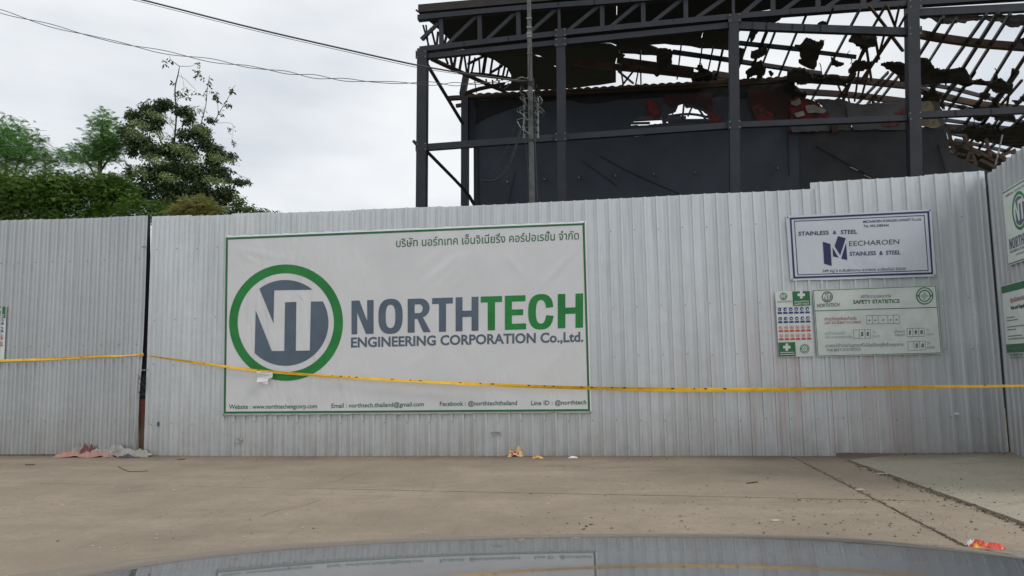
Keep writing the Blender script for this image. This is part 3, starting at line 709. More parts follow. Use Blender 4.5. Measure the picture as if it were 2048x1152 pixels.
# --- safety symbols board (one by the statistics board, one cut by the left edge)
def symbols(q, pl, par, o_):
    P = lambda u, v: bil(q, u, v); W = math.dist(q[0], q[1])
    panel(q, pl, o_, .006, M['board'], par, 'board_panel'); o3 = o_ + .003
    rect = lambda u0, v0, u1, v1, m_, nm, oo=o3: shape([P(u0, v0), P(u1, v0), P(u1, v1), P(u0, v1)], pl, oo, m_, par, nm)
    def cross(u, v, r, m_):
        c = P(u, v); a = r * .36; shape([(c[0] + x, c[1] + y) for x, y in [(-a, -r), (a, -r), (a, -a), (r, -a), (r, a), (a, a), (a, r), (-a, r), (-a, a), (-r, a), (-r, -a), (-a, -a)]], pl, o3 + .0015, m_, par, 'white_cross')
    rect(.49, .005, .985, .225, M['dgreen'], 'green_field'); cross(.74, .06, W * .105, M['board'])
    lettering('ปลอดภัยไว้ก่อน', P(.53, .175), P(.95, .172), 2.6, pl, o3 + .0015, M['board'], par, .02, 'บ'); lettering('SAFETY FIRST', P(.53, .213), P(.95, .21), 2.8, pl, o3 + .0015, M['board'], par, .03)
    small_logo(P(.235, .075), W * .105, par, pl, o3); lettering('NORTHTECH', P(.05, .17), P(.46, .167), 3.2, pl, o3, M['grey'], par, .01)
    for r_i, (v, mm) in enumerate(((.275, 'blue'), (.415, 'blue'), (.55, 'red'), (.675, 'red'))):
        mb = MB()
        for k in range(6):
            u = .10 + k * .158
            rect(u - .062, v + .038, u + .062, v + .068, M[mm], 'caption_bar')
            c = P(u, v); r = W * .052
            if mm == 'blue':
                shape(ell(c[0], c[1], r, r, 16), pl, o3, M['blue'], par, 'mandatory_symbol'); s2 = r * .5
                dx = (-.2, .3, 0, 0, .2, .1)[k] * r; shape(ell(c[0] + dx, c[1] + .15 * r, s2, s2 * (.5 + .1 * k), 8), pl, o3 + .0012, M['board'], par, 'symbol_figure')
            else:
                ring(c, r, r * .2, M['red'], par, pl, o3, 'prohibition_symbol')
                shape([(c[0] - r * .62, c[1] - r * .5), (c[0] - r * .5, c[1] - r * .62), (c[0] + r * .62, c[1] + r * .5), (c[0] + r * .5, c[1] + r * .62)], pl, o3, M['red'], par, 'prohibition_bar')
                shape(ell(c[0] + (k - 2.5) * .06 * r, c[1] + .1 * r, r * .3, r * (.2 + .03 * k), 8), pl, o3 + .0012, M['black'], par, 'symbol_figure')
    rect(.0, .252 - .008, .985, .248, M['grey'], 'divider_line')
    rect(.005, .775, .485, .99, M['dgreen'], 'green_field'); cross(.24, .85, W * .105, M['board'])
    lettering('Personal Safety Rules', P(.03, .945), P(.46, .943), 2.4, pl, o3 + .0015, M['board'], par, .02) if False else rect(.04, .925, .44, .935, M['board'], 'caption_line', o3 + .0015)
    rect(.04, .955, .46, .965, M['board'], 'caption_line', o3 + .0015)
    badge(P(.745, .88), W * .135, par, pl, o3)
s1 = thing('sign', 'narrow board of blue and red safety symbols left of the statistics board', 'sign', FENCE.at(1590, 712))
symbols([(1548.5, 583.8), (1618.6, 582), (1626.3, 712.8), (1556.7, 714.5)], FENCE, s1, OS)
s2_ = thing('sign', 'safety symbols board cut off by the left edge of the photo', 'sign', LEFT.at(-20, 719))
symbols([(-56, 613), (15.5, 612.5), (10.5, 720), (-60, 721.5)], LEFT, s2_, .03)

# --- two signs on the return hoarding
def side_q(y0l, y0r, y1l, y1r, xl=2010, xb=2019, w=1.0):
    tl = SIDE.sz(xl, y0l); t2 = SIDE.sz(2046, y0r); bl = SIDE.sz(xb, y1l); return tl, t2, bl
class SidePlane:                                # local metres on the return hoarding
    def __init__(s, u, z): s.u, s.z = u, z; s.n = SIDE.n; s.a = SIDE.a
    def at(s, x, y): return SIDE.pt(s.u + x, s.z - y, 0)
def sp_sign(px, py, w, h, label):
    u, z = SIDE.sz(px, py); t = thing('sign', label, 'sign', SIDE.pt(u + w / 2, z - h, .04)); p = SidePlane(u, z)
    panel([(0, 0), (w, 0), (w, h), (0, h)], p, .04, .005, M['board'], t, 'board_panel'); return t, p
_, zA = SIDE.sz(2010, 383); _, zB = SIDE.sz(2018, 533)
t, p = sp_sign(2011, 383, 1.15, zA - zB, 'white sign with green ring logo, upper one on the hoarding at the right edge')
o4 = .043; h = zA - zB
shape([(0, .02), (1.15, .02), (1.15, .035), (0, .035)], p, o4, M['dgreen'], t, 'printed_border'); shape([(0, h - .03), (1.15, h - .03), (1.15, h - .015), (0, h - .015)], p, o4, M['dgreen'], t, 'printed_border')
small_logo((.56, h * .36), .26, t, p, o4, M['green'], M['slate'])
def sl_text(s, x0, x1, y, cap, m_, off=.01, ref='H'):
    return lettering(s, (x0, y), (x1, y), cap, p, o4, m_, t, off, ref)
ww = [(g, a - 705, b - 705, k) for g, a, b, k in word]
sc = .95 / 461.5; ww = [(g, .1 + a * sc, .1 + b * sc, k) for g, a, b, k in ww]
draw_word(ww, (.1, h * .66), (1.05, h * .66), (1.05, h * .80), (.1, h * .80), p, o4, t, (M['slate'], M['green']))
sl_text('ENGINEERING CORPORATION Co.,Ltd.', .1, 1.05, h * .845, .03, M['slate']); sl_text('COMMERCIAL CONSTRUCTION & DESIGN', .08, 1.05, h * .10, .03, M['grey'])
sl_text('northtech.thailand@gmail.com', .3, 1.05, h * .90, .03, M['grey']); sl_text('Tel. 053-000000', .3, .9, h * .955, .045, M['slate'], .02) if False else None
_, zC = SIDE.sz(2009, 572); _, zD = SIDE.sz(2020, 707)
t, p = sp_sign(2009, 572, 1.15, zC - zD, 'white rules sign with green bars, lower one on the hoarding at the right edge'); h = zC - zD
shape([(0, .01), (1.15, .01), (1.15, .11), (0, .11)], p, o4, M['dgreen'], t, 'green_bar'); shape([(0, h - .13), (1.15, h - .13), (1.15, h - .01), (0, h - .01)], p, o4, M['dgreen'], t, 'green_bar')
sl_text('กฎระเบียบและข้อบังคับ', .3, .95, .26, .05, M['dred'], .01, 'บ'); sl_text('Rule and Regulations', .3, .95, .36, .05, M['black'], .03)
for k in range(5):
    for r2 in range(2): shape([(.1, .46 + k * .13 + r2 * .04), (.42 + .1 * ((k * 3 + r2) % 4), .46 + k * .13 + r2 * .04), (.42 + .1 * ((k * 3 + r2) % 4), .475 + k * .13 + r2 * .04), (.1, .475 + k * .13 + r2 * .04)], p, o4, M['grey'], t, 'printed_line')

# ------------------------------------------------------------------ caution tape
def tape(pts, pl, widths, outs, label, marks):
    c3 = [pl.at(x, y) - pl.n * outs(x) for x, y in pts]
    P = smooth_pts(c3, 10); n = len(P); v = []
    for i, q in enumerate(P):
        t = i / (n - 1); k = t * (len(widths) - 1); a = int(min(k, len(widths) - 2)); w = widths[a] + (widths[a + 1] - widths[a]) * (k - a)
        tw = .35 * math.sin(i * .21) + .25 * math.sin(i * .083 + 1)
        d = Vector((0, 0, math.cos(tw))) - pl.n * math.sin(tw)
        v += [q + d * w / 2, q - pl.n * .004 * math.cos(i * .3), q - d * w / 2]
    f = []
    for i in range(n - 1):
        for k in (0, 1): f.append((i * 3 + k, i * 3 + k + 1, i * 3 + k + 4, i * 3 + k + 3))
    o = mesh_obj('caution_tape', v, f, M['tape']); sm = o.modifiers.new('t', 'SOLIDIFY'); sm.thickness = .0012
    tag(o, label, 'tape', 'yellow caution tape strung along the hoardings')
    rnd = random.Random(len(pts))
    mb = MB()
    for i in marks(n):                          # black print along the folded ribbon
        a, b, c_, d_ = v[i * 3], v[i * 3 + 3], v[i * 3 + 1], v[i * 3 + 4]; k0, k1 = rnd.uniform(0, .3), rnd.uniform(.35, .75)
        m0 = lambda t_, s_: a.lerp(b, t_).lerp(c_.lerp(d_, t_), s_) - pl.n * .004
        L_ = rnd.uniform(.1, .35); mb.add([m0(k0, .15), m0(k0 + L_, .15), m0(k0 + L_, .75), m0(k0, .75)], [(0, 3, 2, 1)])
    if mb.v: mb.build('tape_print', M['black'], o)
    return o
tape([(-260, 726), (-120, 725), (0, 721.5), (100, 718), (200, 713.5), (250, 711.5), (284, 709)], LEFT, [.05, .045, .042, .03, .022], lambda x: .05,
     'short length of yellow caution tape running left from the gap', lambda n: [i for i in range(n - 1) if i % 11 == 3])
tape([(299, 711), (340, 717.5), (440, 731), (520, 741), (640, 750.5), (800, 760), (1000, 769.5), (1180, 775.5), (1400, 778.5), (1600, 776.5), (1800, 772), (1930, 768.5), (2060, 765)], FENCE,
     [.018, .036, .044, .042, .048, .055, .062, .05, .04, .036], lambda x: .065 + max(0, x - 300) / 1700 * .25 + max(0, (x - 1500) / 560) ** 2 * 1.15,
     'long yellow caution tape crossing the big banner and sagging to the right edge', lambda n: [i for i in range(n - 1) if (i % 7 in (0, 2, 3) and 40 < i < 82) or i % 13 == 4])
kn = MB(); q = LEFT.at(285, 709) - LEFT.n * .05
for k in range(4):
    kn.tube(smooth_pts([q + Vector((random.uniform(-.03, .05), random.uniform(-.02, .02), random.uniform(-.03, .03))) for _ in range(4)], 4), .007, 5)
tag(kn.build('tape_knot', M['tape']), 'small yellow tape knot tied at the gap edge', 'knot')
sc_ = [(521, 742), (536, 743.5), (552.5, 744), (552, 755), (543, 758), (543.5, 768), (531, 766), (522, 764), (521, 755)]
pp = fill(jag(sc_, 4, .5, 3), [], lambda x, y: FENCE.at(x, y) - FENCE.n * (.135 + .02 * noise.noise(Vector((x * .1, y * .1, 0)))), -FENCE.n * .002, 'paper_scrap', M['paper'], None, .0)
tag(pp, 'torn white paper scrap hanging from the tape over the green ring', 'paper')

# ------------------------------------------------------------------ burnt warehouse
base = on_z(842, 909); FAC = VPlane((0, 20.5, 0), .155); HALL = FAC.off(4.6)
wh = thing('burnt_warehouse', 'burnt-out black steel-framed warehouse behind the hoarding with collapsed roof and scorched slate wall', 'building', FAC.pt(6, 0))
def bars(lst, plane, m_, name, default_depth=None, off=0.0):
    for it in lst:
        pts = it[:-1]; t = it[-1]; P = [plane.at(*p) - (plane.n * off if off else Vector()) for p in pts]
        mb = MB(); w = t / FOC * (P[0] - EYE).length
        if len(P) > 2: P = smooth_pts(P, 3)
        for a, b in zip(P, P[1:]):
            e = (b - a).normalized() * w * .3 if len(P) > 2 else Vector()
            mb.bar(a - e * .5, b + e * .5, w, default_depth or w, side=plane.n)
        mb.build(name, m_, wh)
def column(x0, y0, x1, y1, w, nm='column', pl=FAC, m_=None):
    a = pl.at(x0, y0); s_ = pl.at(x1, y1); ww_ = w / FOC * (a - EYE).length; b = s_ + (s_ - a) * ((s_.z + .06) / (a.z - s_.z)); b.z = -.06
    mb = MB(); mb.bar(a, b, ww_, ww_, side=pl.n); mb.build(nm, m_ or M['steel'], wh)
column(846, 100, 843.5, 415, 18.2); column(1121.5, 72, 1124.5, 400, 15.8); column(1467, 38, 1469.2, 384, 16.8); column(1823, 8, 1829, 350, 18.5)
column(930.5, 185, 930, 412, 13.5, pl=HALL.off(-.3))
colr = FAC
# bay width repeats beyond the frame
column(2232, -12, 2240, 330, 20)
W_ = .19
bars([[(838, 37), (1046, 18), (1260, 2), (1466, -16), (1811, -46), (2260, -84), 9.5]], FAC, M['steel'], 'top_chord', .2)
bars([[(842, 100.5), (1115, 69.5), (1466, 35.5), (1811, 9), (2240, -18), 10]], FAC, M['steel'], 'bottom_chord', .2)
bars([[(846, 114), (1110, 86.5), 9.5], [(1130, 84.5), (1458, 51.5), 11], [(1476, 51.5), (1560, 55), (1640, 58), (1812, 64), 13.5], [(1834, 26), (2240, 6), 13]], FAC, M['steel'], 'tie_beam', .15, off=-.02)
bars([[(855, 295), (1114, 276), 12.5], [(1130, 275), (1458, 252), 11.5], [(1477, 250.5), (1812, 237), 10.5], [(1839, 231), (2048, 221), (2240, 209), 11]], FAC, M['steel'], 'girt_beam', .15)
bars([[(828, 283), (836, 292), 6], [(832, 288), (848, 297), 6]], FAC, M['steel'], 'bracket', .1, off=.05)
vx = [882, 959, 1036.5, 1118, 1204, 1286, 1371, 1466, 1545, 1635, 1726, 1822, 1925, 2030, 2135]
ty = lambda x: 37 + (x - 838) * -.0855; by = lambda x: 100.5 + (x - 842) * -.0985 if x < 1200 else 65 + (x - 1200) * -.0915
vl, dl = [], []
for i, x in enumerate(vx): vl.append([(x, ty(x)), (x + 1, by(x)), 8 if x != 1118 and x != 1466 else 5])
for a, b in zip(vx, vx[1:]): dl.append([(a + 8, by(a) - 4), (b - 6, ty(b) + 5), 6.5])
dl.append([(842, 78), (876, 46), 6.5])
bars(vl, FAC, M['steel'], 'truss_post', .09, off=-.01); bars(dl, FAC, M['steel'], 'truss_diagonal', .07, off=-.03)
ht = FAC.at(842, 16).z
CAN = GPlane((0, 20, ht + .12), (0, 0, 1))
# fascia strip along the canopy edge
fa = [FAC.at(838, 12), FAC.at(2240, -112), FAC.at(2240, -97), FAC.at(838, 27)]
mb = MB(); n_ = FAC.n * .1; mb.add([p - n_ for p in fa] + [p + n_ for p in fa], [(0, 1, 2, 3), (7, 6, 5, 4), (0, 4, 5, 1), (3, 2, 6, 7), (0, 3, 7, 4), (1, 5, 6, 2)]); mb.build('fascia', mat('brown_fascia', (.022, .020, .018), .7, var=.25, scale=3), wh)
bars([[(832, 20), (840, 26), 3]], FAC, M['steel'], 'gutter_end')
# canopy underside: sheet with torn back edge (shapes traced on its own level)
cz = lambda x, y: CAN.at(x, y)
roofA = [(838, 20), (2260, -100), (2260, -40), (2048, -12), (1905, -8), (1860, -4), (1800, 8), (1735, 6), (1690, 20), (1650, 14), (1618, 15), (1573, 21), (1560, 40), (1530, 58), (1480, 62), (1458, 101), (1440, 99), (1400, 97), (1365, 91), (1330, 88), (1297, 90), (1315, 97), (1318, 112), (1270, 108), (1236, 107), (1230, 128), (1232, 165), (1150, 176), (1060, 180), (1010, 182), (1000, 175), (1022, 168), (1022, 150), (1014, 136), (990, 121), (950, 108), (905, 86), (885, 66), (862, 46), (846, 34)]
holes = [[(1065, 109), (1078, 111), (1090, 116), (1076, 115)], [(1104, 129), (1113, 133), (1111, 136)], [(922, 22), (930, 27), (928, 28), (921, 23)], [(1233, 9), (1234.5, 9), (1234, 32), (1233, 32)], [(1408, 58), (1404, 78), (1402, 76)], [(1160, 122), (1188, 126), (1212, 129), (1205, 132), (1175, 127)], [(1196, 85), (1222, 86), (1233, 90), (1232, 94), (1222, 89), (1200, 87)], [(1523, 22), (1541, 19), (1540, 25), (1524, 27)]]
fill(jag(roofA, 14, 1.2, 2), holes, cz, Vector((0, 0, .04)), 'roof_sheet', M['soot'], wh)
fill(jag([(1860, 30), (2050, 30), (2060, 50), (2020, 52), (2000, 42), (1962, 38), (1925, 45), (1885, 47), (1864, 36), (1842, 36), (1838, 26)], 6, 2, 5), [], lambda x, y: FAC.off(.9).at(x, y), FAC.n * .05, 'roof_sheet', M['char'], wh, .1)
# inner hall roof: sloping down to the right, running back
p0 = HALL.at(1458, 150)
depth = FAC.n; lat = (FAC.a * math.cos(.13) + Vector((0, 0, -math.sin(.13)))); nR = depth.cross(lat); nR = nR if nR.z > 0 else -nR
ROOF = GPlane(p0, nR)
print('ROOF', [tuple(round(c, 1) for c in ROOF.at(*q)) for q in ((1200, 131), (1811, 170), (2048, 93), (1950, 330), (2048, 300))])
ROOF_M = M['rust']
bars([[(1150, 124), (1200, 131), (1330, 144), (1458, 159), 7], [(1234, 120), (1387, 141), 4.5], [(1425, 147), (1458, 152), 4], [(1608, 157), (1700, 160), (1811, 171), 8], [(1595, 183), (1700, 190), (1811, 203), 5.5],
      [(1836, 68), (1880, 76), (1960, 87), (2048, 94), (2120, 98), 9.5], [(1836, 180), (1950, 207), (2048, 218), 6.5], [(1895, 283), (1992, 325), 8], [(1895, 300), (1985, 338), 6]], ROOF, M['rust'], 'roof_beam', .2)
bars([[(1346, 104), (1458, 120), (1577, 138), (1640, 147), 7.5], [(1478, 86), (1622, 101), 5.5], [(1630, 104), (1712, 114), 3.5], [(1836, 168), (1900, 176), (1992, 200), 3.5], [(1836, 172), (1880, 190), (1960, 214), 3.5], [(1878, 206), (1940, 218), 3],
      [(1890, 240), (1980, 252), (2060, 262), 4], [(1900, 266), (2060, 297), 5.5], [(1910, 280), (2030, 306), 4], [(1935, 296), (2010, 316), 3.5], [(1990, 236), (2060, 246), 3], [(1905, 315), (1960, 334), 4]], ROOF, M['steel'], 'roof_beam', .12)
def ext(w, k):
    (x0, y0), (x1, y1) = w[0], w[1]; l = math.hypot(x1 - x0, y1 - y0); return [(x0 - (x1 - x0) / l * k, y0 - (y1 - y0) / l * k), (x1 + (x1 - x0) / l * k * .5, y1 + (y1 - y0) / l * k * .5), w[-1]]
raf = [[(1238, 107), (1246, 165), 2.6], [(1281, 108), (1282, 165), 2.6], [(1362, 93), (1355, 151), 2.8], [(1404, 95), (1398, 140), 2.6], [(1444, 105), (1432, 158), 4], [(1425, 100), (1412, 160), 2.6], [(1502, 62), (1475, 142), 2.8], [(1553, 55), (1514, 156), 3], [(1536, 55), (1496, 156), 5], [(1595, 60), (1557, 152), 3],
       [(1716, 24), (1625, 196), 3.4], [(1664, 20), (1652, 52), 3], [(1612, 30), (1602, 54), 3], [(1806, 139), (1756, 204), 3.2], [(1790, 140), (1737, 204), 3], [(1770, 150), (1715, 206), 3], [(1882, 40), (1812, 150), 4.5], [(1908, 42), (1834, 160), 3], [(1968, 34), (1874, 166), 4.2], [(1992, 30), (1885, 200), 5.5],
       [(2016, 34), (1905, 208), 4.2], [(2060, 36), (1935, 240), 4.5], [(1921, 156), (1872, 212), 3.4], [(1945, 150), (1900, 214), 3.2], [(1988, 160), (1925, 256), 4.2], [(2030, 150), (1948, 270), 5.5], [(2060, 178), (1969, 280), 5], [(2056, 222), (1975, 300), 4], [(1975, 234), (1930, 300), 3.6], [(2000, 230), (1945, 318), 3.2], [(2060, 262), (1992, 318), 3.6], [(1960, 250), (1925, 290), 2.8]]
bars([ext(w, 9) for w in raf], ROOF, M['steel'], 'purlin', .09, off=.02)
rndw = random.Random(5)
for (x, y, l) in ((1640, 120, 30), (1700, 95, 26), (1745, 190, 40), (1775, 205, 36), (1880, 130, 34), (1925, 150, 30), (1990, 130, 26), (1890, 210, 40), (1950, 232, 34), (1538, 150, 20), (1690, 196, 44), (1402, 120, 22), (1322, 120, 18), (2010, 172, 22)):
    mb = MB(); p = [ROOF.at(x + rndw.uniform(-5, 5) * (i > 0), y + l * i / 4) - nR * .1 for i in range(5)]; mb.tube(smooth_pts(p, 4), .014, 4); mb.build('hanging_wire', M['soot'], wh)
for i in range(46):                             # tatters caught on the members
    x = rndw.uniform(1240, 2050); y = rndw.choice((0, 1, 2)) * 30 + 104 + (x - 1240) * .11 + rndw.uniform(-8, 8)
    if x > 1476 and y < 210 or y < 150:
        w = rndw.uniform(3, 11); h_ = rndw.uniform(3, 10)
        fill(jag([(x - w, y - 2), (x, y - 3), (x + w, y), (x + w * .6, y + h_ * .6), (x, y + h_), (x - w * .5, y + h_ * .5)], 3, 1.2, i), [], lambda a_, b_: ROOF.at(a_, b_) - nR * .12, -nR * .04, 'tatter', M['char'], wh, .1)
web = [[(1745, 20), (1776, 60), 4], [(1766, 20), (1744, 58), 3.5], [(1777, 20), (1793, 60), 3.5], [(1797, 20), (1788, 60), 3.5], [(1806, 40), (1795, 60), 3], [(1750, 74), (1757, 112), 4], [(1768, 72), (1755, 118), 3.5], [(1782, 72), (1727, 155), 5.5], [(1747, 70), (1695, 160), 4.5], [(1783, 72), (1802, 97), 4.5], [(1728, 97), (1688, 196), 5.5], [(1704, 158), (1672, 204), 3.5],
       [(1718, 140), (1710, 196), 3.5], [(1737, 142), (1722, 198), 3.5], [(1735, 110), (1742, 155), 4], [(1690, 165), (1698, 200), 2.5], [(1680, 180), (1690, 206), 2.5], [(2046, 120), (2000, 190), 5.5], [(2024, 150), (2015, 205), 3.8], [(2010, 200), (2040, 165), 3.5], [(1996, 196), (2012, 176), 9], [(1246, 150), (1262, 163), 3], [(1262, 148), (1248, 166), 2.6], [(1275, 150), (1272, 166), 2.6]]
bars([ext(w, 12) for w in web], ROOF, M['rust2'], 'truss_web', .06)
deb = [[(1895, 254), (1904, 290), (1912, 312), 4], [(1928, 272), (1940, 300), (1952, 330), 4.5], [(1892, 284), (1940, 296), (1994, 326), 5], [(1972, 278), (1982, 318), 3.5], [(1905, 306), (1930, 311), 4], [(1995, 315), (2030, 300), 4.5], [(1960, 320), (1990, 335), 5], [(1915, 290), (1960, 312), 3], [(1945, 285), (1935, 320), 3], [(1975, 300), (2010, 322), 3.5], [(1900, 320), (1950, 322), 3]]
bars(deb, HALL.off(1.5), M['rust2'], 'fallen_timber', .12)
bars([[(2005, 270), (1998, 300), (1991, 330), 2]], HALL.off(.8), M['whitep'], 'hanging_strip', .03)
Z = lambda l: [(1600 + x / 3.388, y / 3.388) for x, y in l]
rag = [[(1590, 84), (1610, 72), (1625, 72), (1650, 64), (1642, 92), (1634, 112), (1623, 127), (1610, 120), (1598, 108), (1606, 98)], [(1698, 68), (1735, 50), (1756, 54), (1750, 74), (1727, 91), (1714, 86)],
       Z([(795, 380), (850, 368), (900, 415), (960, 435), (1060, 445), (1150, 460), (1180, 488), (1300, 490), (1450, 500), (1440, 540), (1380, 580), (1340, 606), (1300, 560), (1210, 530), (1100, 530), (1040, 520), (990, 555), (940, 515), (870, 485), (795, 470)]),
       Z([(550, 395), (620, 380), (725, 400), (725, 560), (650, 480), (600, 430)]), Z([(-20, 450), (60, 465), (180, 490), (320, 500), (310, 522), (100, 527), (-20, 532)]), Z([(330, 430), (370, 390), (490, 395), (480, 425), (350, 455)]),
       Z([(820, 620), (880, 600), (895, 545), (910, 545), (920, 600), (965, 610), (940, 680), (880, 705), (850, 650)]), Z([(1150, 695), (1300, 700), (1450, 715), (1480, 745), (1130, 748)]),
       Z([(975, 800), (1100, 800), (1240, 815), (1380, 845), (1560, 800), (1560, 950), (1440, 948), (1380, 930), (1250, 905), (1100, 872), (1000, 852)]), Z([(1200, 800), (1290, 800), (1310, 930), (1260, 920), (1230, 860)]),
       [(1385, 135), (1400, 132), (1426, 134), (1426, 153), (1400, 156), (1386, 148)], [(1316, 88), (1330, 92), (1346, 98), (1345, 118), (1325, 129), (1315, 125)], [(1506, 120), (1523, 114), (1532, 123), (1531, 138), (1522, 144), (1508, 140), (1496, 142), (1492, 132)], [(1504, 85), (1533, 84), (1534, 93), (1520, 98), (1504, 93)], [(1500, 57), (1520, 58), (1502, 74)],
       [(1636, 44), (1652, 42), (1654, 54), (1630, 56)], [(1575, 134), (1625, 138), (1628, 156), (1580, 158)], [(1582, 168), (1598, 170), (1616, 182), (1605, 190), (1582, 184)], [(1476, 84), (1490, 86), (1484, 106), (1474, 104)], [(2040, 60), (2060, 56), (2060, 82), (2036, 76)], [(1663, 104), (1690, 102), (1678, 112), (1665, 112)],
       [(1900, 290), (1940, 284), (1990, 300), (2040, 305), (2060, 325), (1995, 345), (1950, 335), (1925, 318)]]
for i, pg in enumerate(rag):
    fill(jag(pg, 2.6, 1.7, i), [], lambda x, y: ROOF.at(x, y) - nR * (.15 + .25 * noise.noise(Vector((x * .03, y * .03, i)))), -nR * .07, 'charred_cladding', M['char'], wh, .25)
# gable truss at the left end, running back from the front column
class Slant:
    n = FAC.n
    def at(s, x, y): return FAC.off(max(0, (x - 850) / 170 * 4.3)).at(x, y)
SL = Slant()
bars([[(864, 118), (896, 133), (932, 149), (960, 162), (985, 173), (1008, 182), 4.5], [(940, 148), (985, 152), (1055, 164), 4], [(928, 188), (958, 178), (1008, 168), 4]], SL, M['rust'], 'gable_chord', .12)
gw = [[(846, 50), (860, 100), 3], [(852, 50), (857, 98), 2.5], [(862, 55), (872, 96), 3.5], [(876, 64), (873, 95), 3.5], [(846, 80), (862, 62), 4], [(893, 72), (888, 92), 4], [(902, 80), (900, 90), 3], [(890, 112), (896, 128), 4], [(900, 110), (905, 134), 5], [(912, 108), (908, 135), 4.5], [(925, 107), (919, 140), 4.5], [(928, 107), (934, 148), 3.5], [(940, 106), (936, 148), 3.5], [(936, 128), (968, 112), 4], [(950, 116), (943, 146), 3], [(958, 116), (960, 148), 3], [(972, 110), (966, 148), 6],
      [(985, 118), (980, 150), 3.5], [(982, 145), (1004, 132), 4], [(1000, 130), (994, 160), 3], [(1010, 132), (1004, 160), 3.5], [(1016, 140), (1012, 158), 3], [(948, 152), (953, 186), 1.5], [(972, 158), (974, 170), 3], [(985, 160), (986, 174), 3], [(998, 162), (998, 178), 3], [(1006, 178), (1018, 168), 3]]
bars(gw, SL, M['steel'], 'gable_web', .06)
bars([[(933, 148), (925, 190), 11]], HALL.off(-.3), M['steel'], 'column_head', .2)
bars([[(855, 130), (926, 248), 6.5], [(853, 302), (928, 379), (950, 412), 6.5]], SL, M['steel'], 'brace', .12)
# wall
wz = lambda x, y: HALL.at(x, y)
def to_ground(x): 
    lo_, hi_ = 400, 1000
    for _ in range(40):
        m_ = (lo_ + hi_) / 2
        if HALL.at(x, m_).z > -.06: lo_ = m_
        else: hi_ = m_
    return lo_
wallp = [(949, to_ground(949)), (947, 295), (937, 290), (935, 230), (930, 200), (1130, 184), (1300, 170), (1458, 161), (1590, 158), (1586, 205), (1578, 252), (1832, 256), (1889, 248), (1895, 275), (1901, 309), (1974, 341), (2010, 352), (2015, to_ground(2015))]
hA = [(1262, 244), (1275, 236), (1285, 230), (1300, 229), (1322, 231), (1326, 247), (1300, 249), (1262, 251)]
hB = [(1333, 246), (1338, 226), (1352, 221), (1357, 208), (1366, 205), (1373, 214), (1386, 213), (1402, 218), (1415, 226), (1422, 238), (1421, 245)]
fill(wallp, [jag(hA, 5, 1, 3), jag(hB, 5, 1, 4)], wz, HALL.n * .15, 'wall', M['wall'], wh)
fill(jag([(1600, 258), (1832, 260), (1886, 259), (1892, 275), (1901, 309), (1972, 341), (1975, 420), (1600, 430)], 30, .7, 3), [], lambda x, y: wz(x, y) - HALL.n * .01, -HALL.n * .01, 'wall_panel', M['wall2'], wh)
fill(jag([(948, 200), (1250, 176), (1590, 160), (1588, 200), (1500, 196), (1380, 190), (1200, 206), (1080, 202), (1000, 226), (950, 250)], 20, 4, 8), [], lambda x, y: wz(x, y) - HALL.n * .008, -HALL.n * .008, 'soot_scorched_band', M['soot'], wh)
bars([[(898, 197), (930, 195), (1130, 186), (1300, 177), (1458, 169), (1592, 158), 7.5]], HALL.off(-.25), M['rust'], 'eave_beam', .16); bars([[(912, 212), (930, 209), 6]], HALL.off(-.3), M['rust'], 'beam_stub', .12)
sc1 = [(x, 190 - (x - 935) * .0555 - 3.2 * abs(math.sin((x - 935) * .19)) - 1.5 * (noise.noise(Vector((x * .05, 0, 0))))) for x in range(935, 1592, 4)]
fill(sc1 + [(1591, 158), (1450, 166), (1130, 181), (935, 194)], [], lambda x, y: HALL.off(-.5).at(x, y), HALL.n * .06, 'corrugated_edge', M['rust2'], wh)
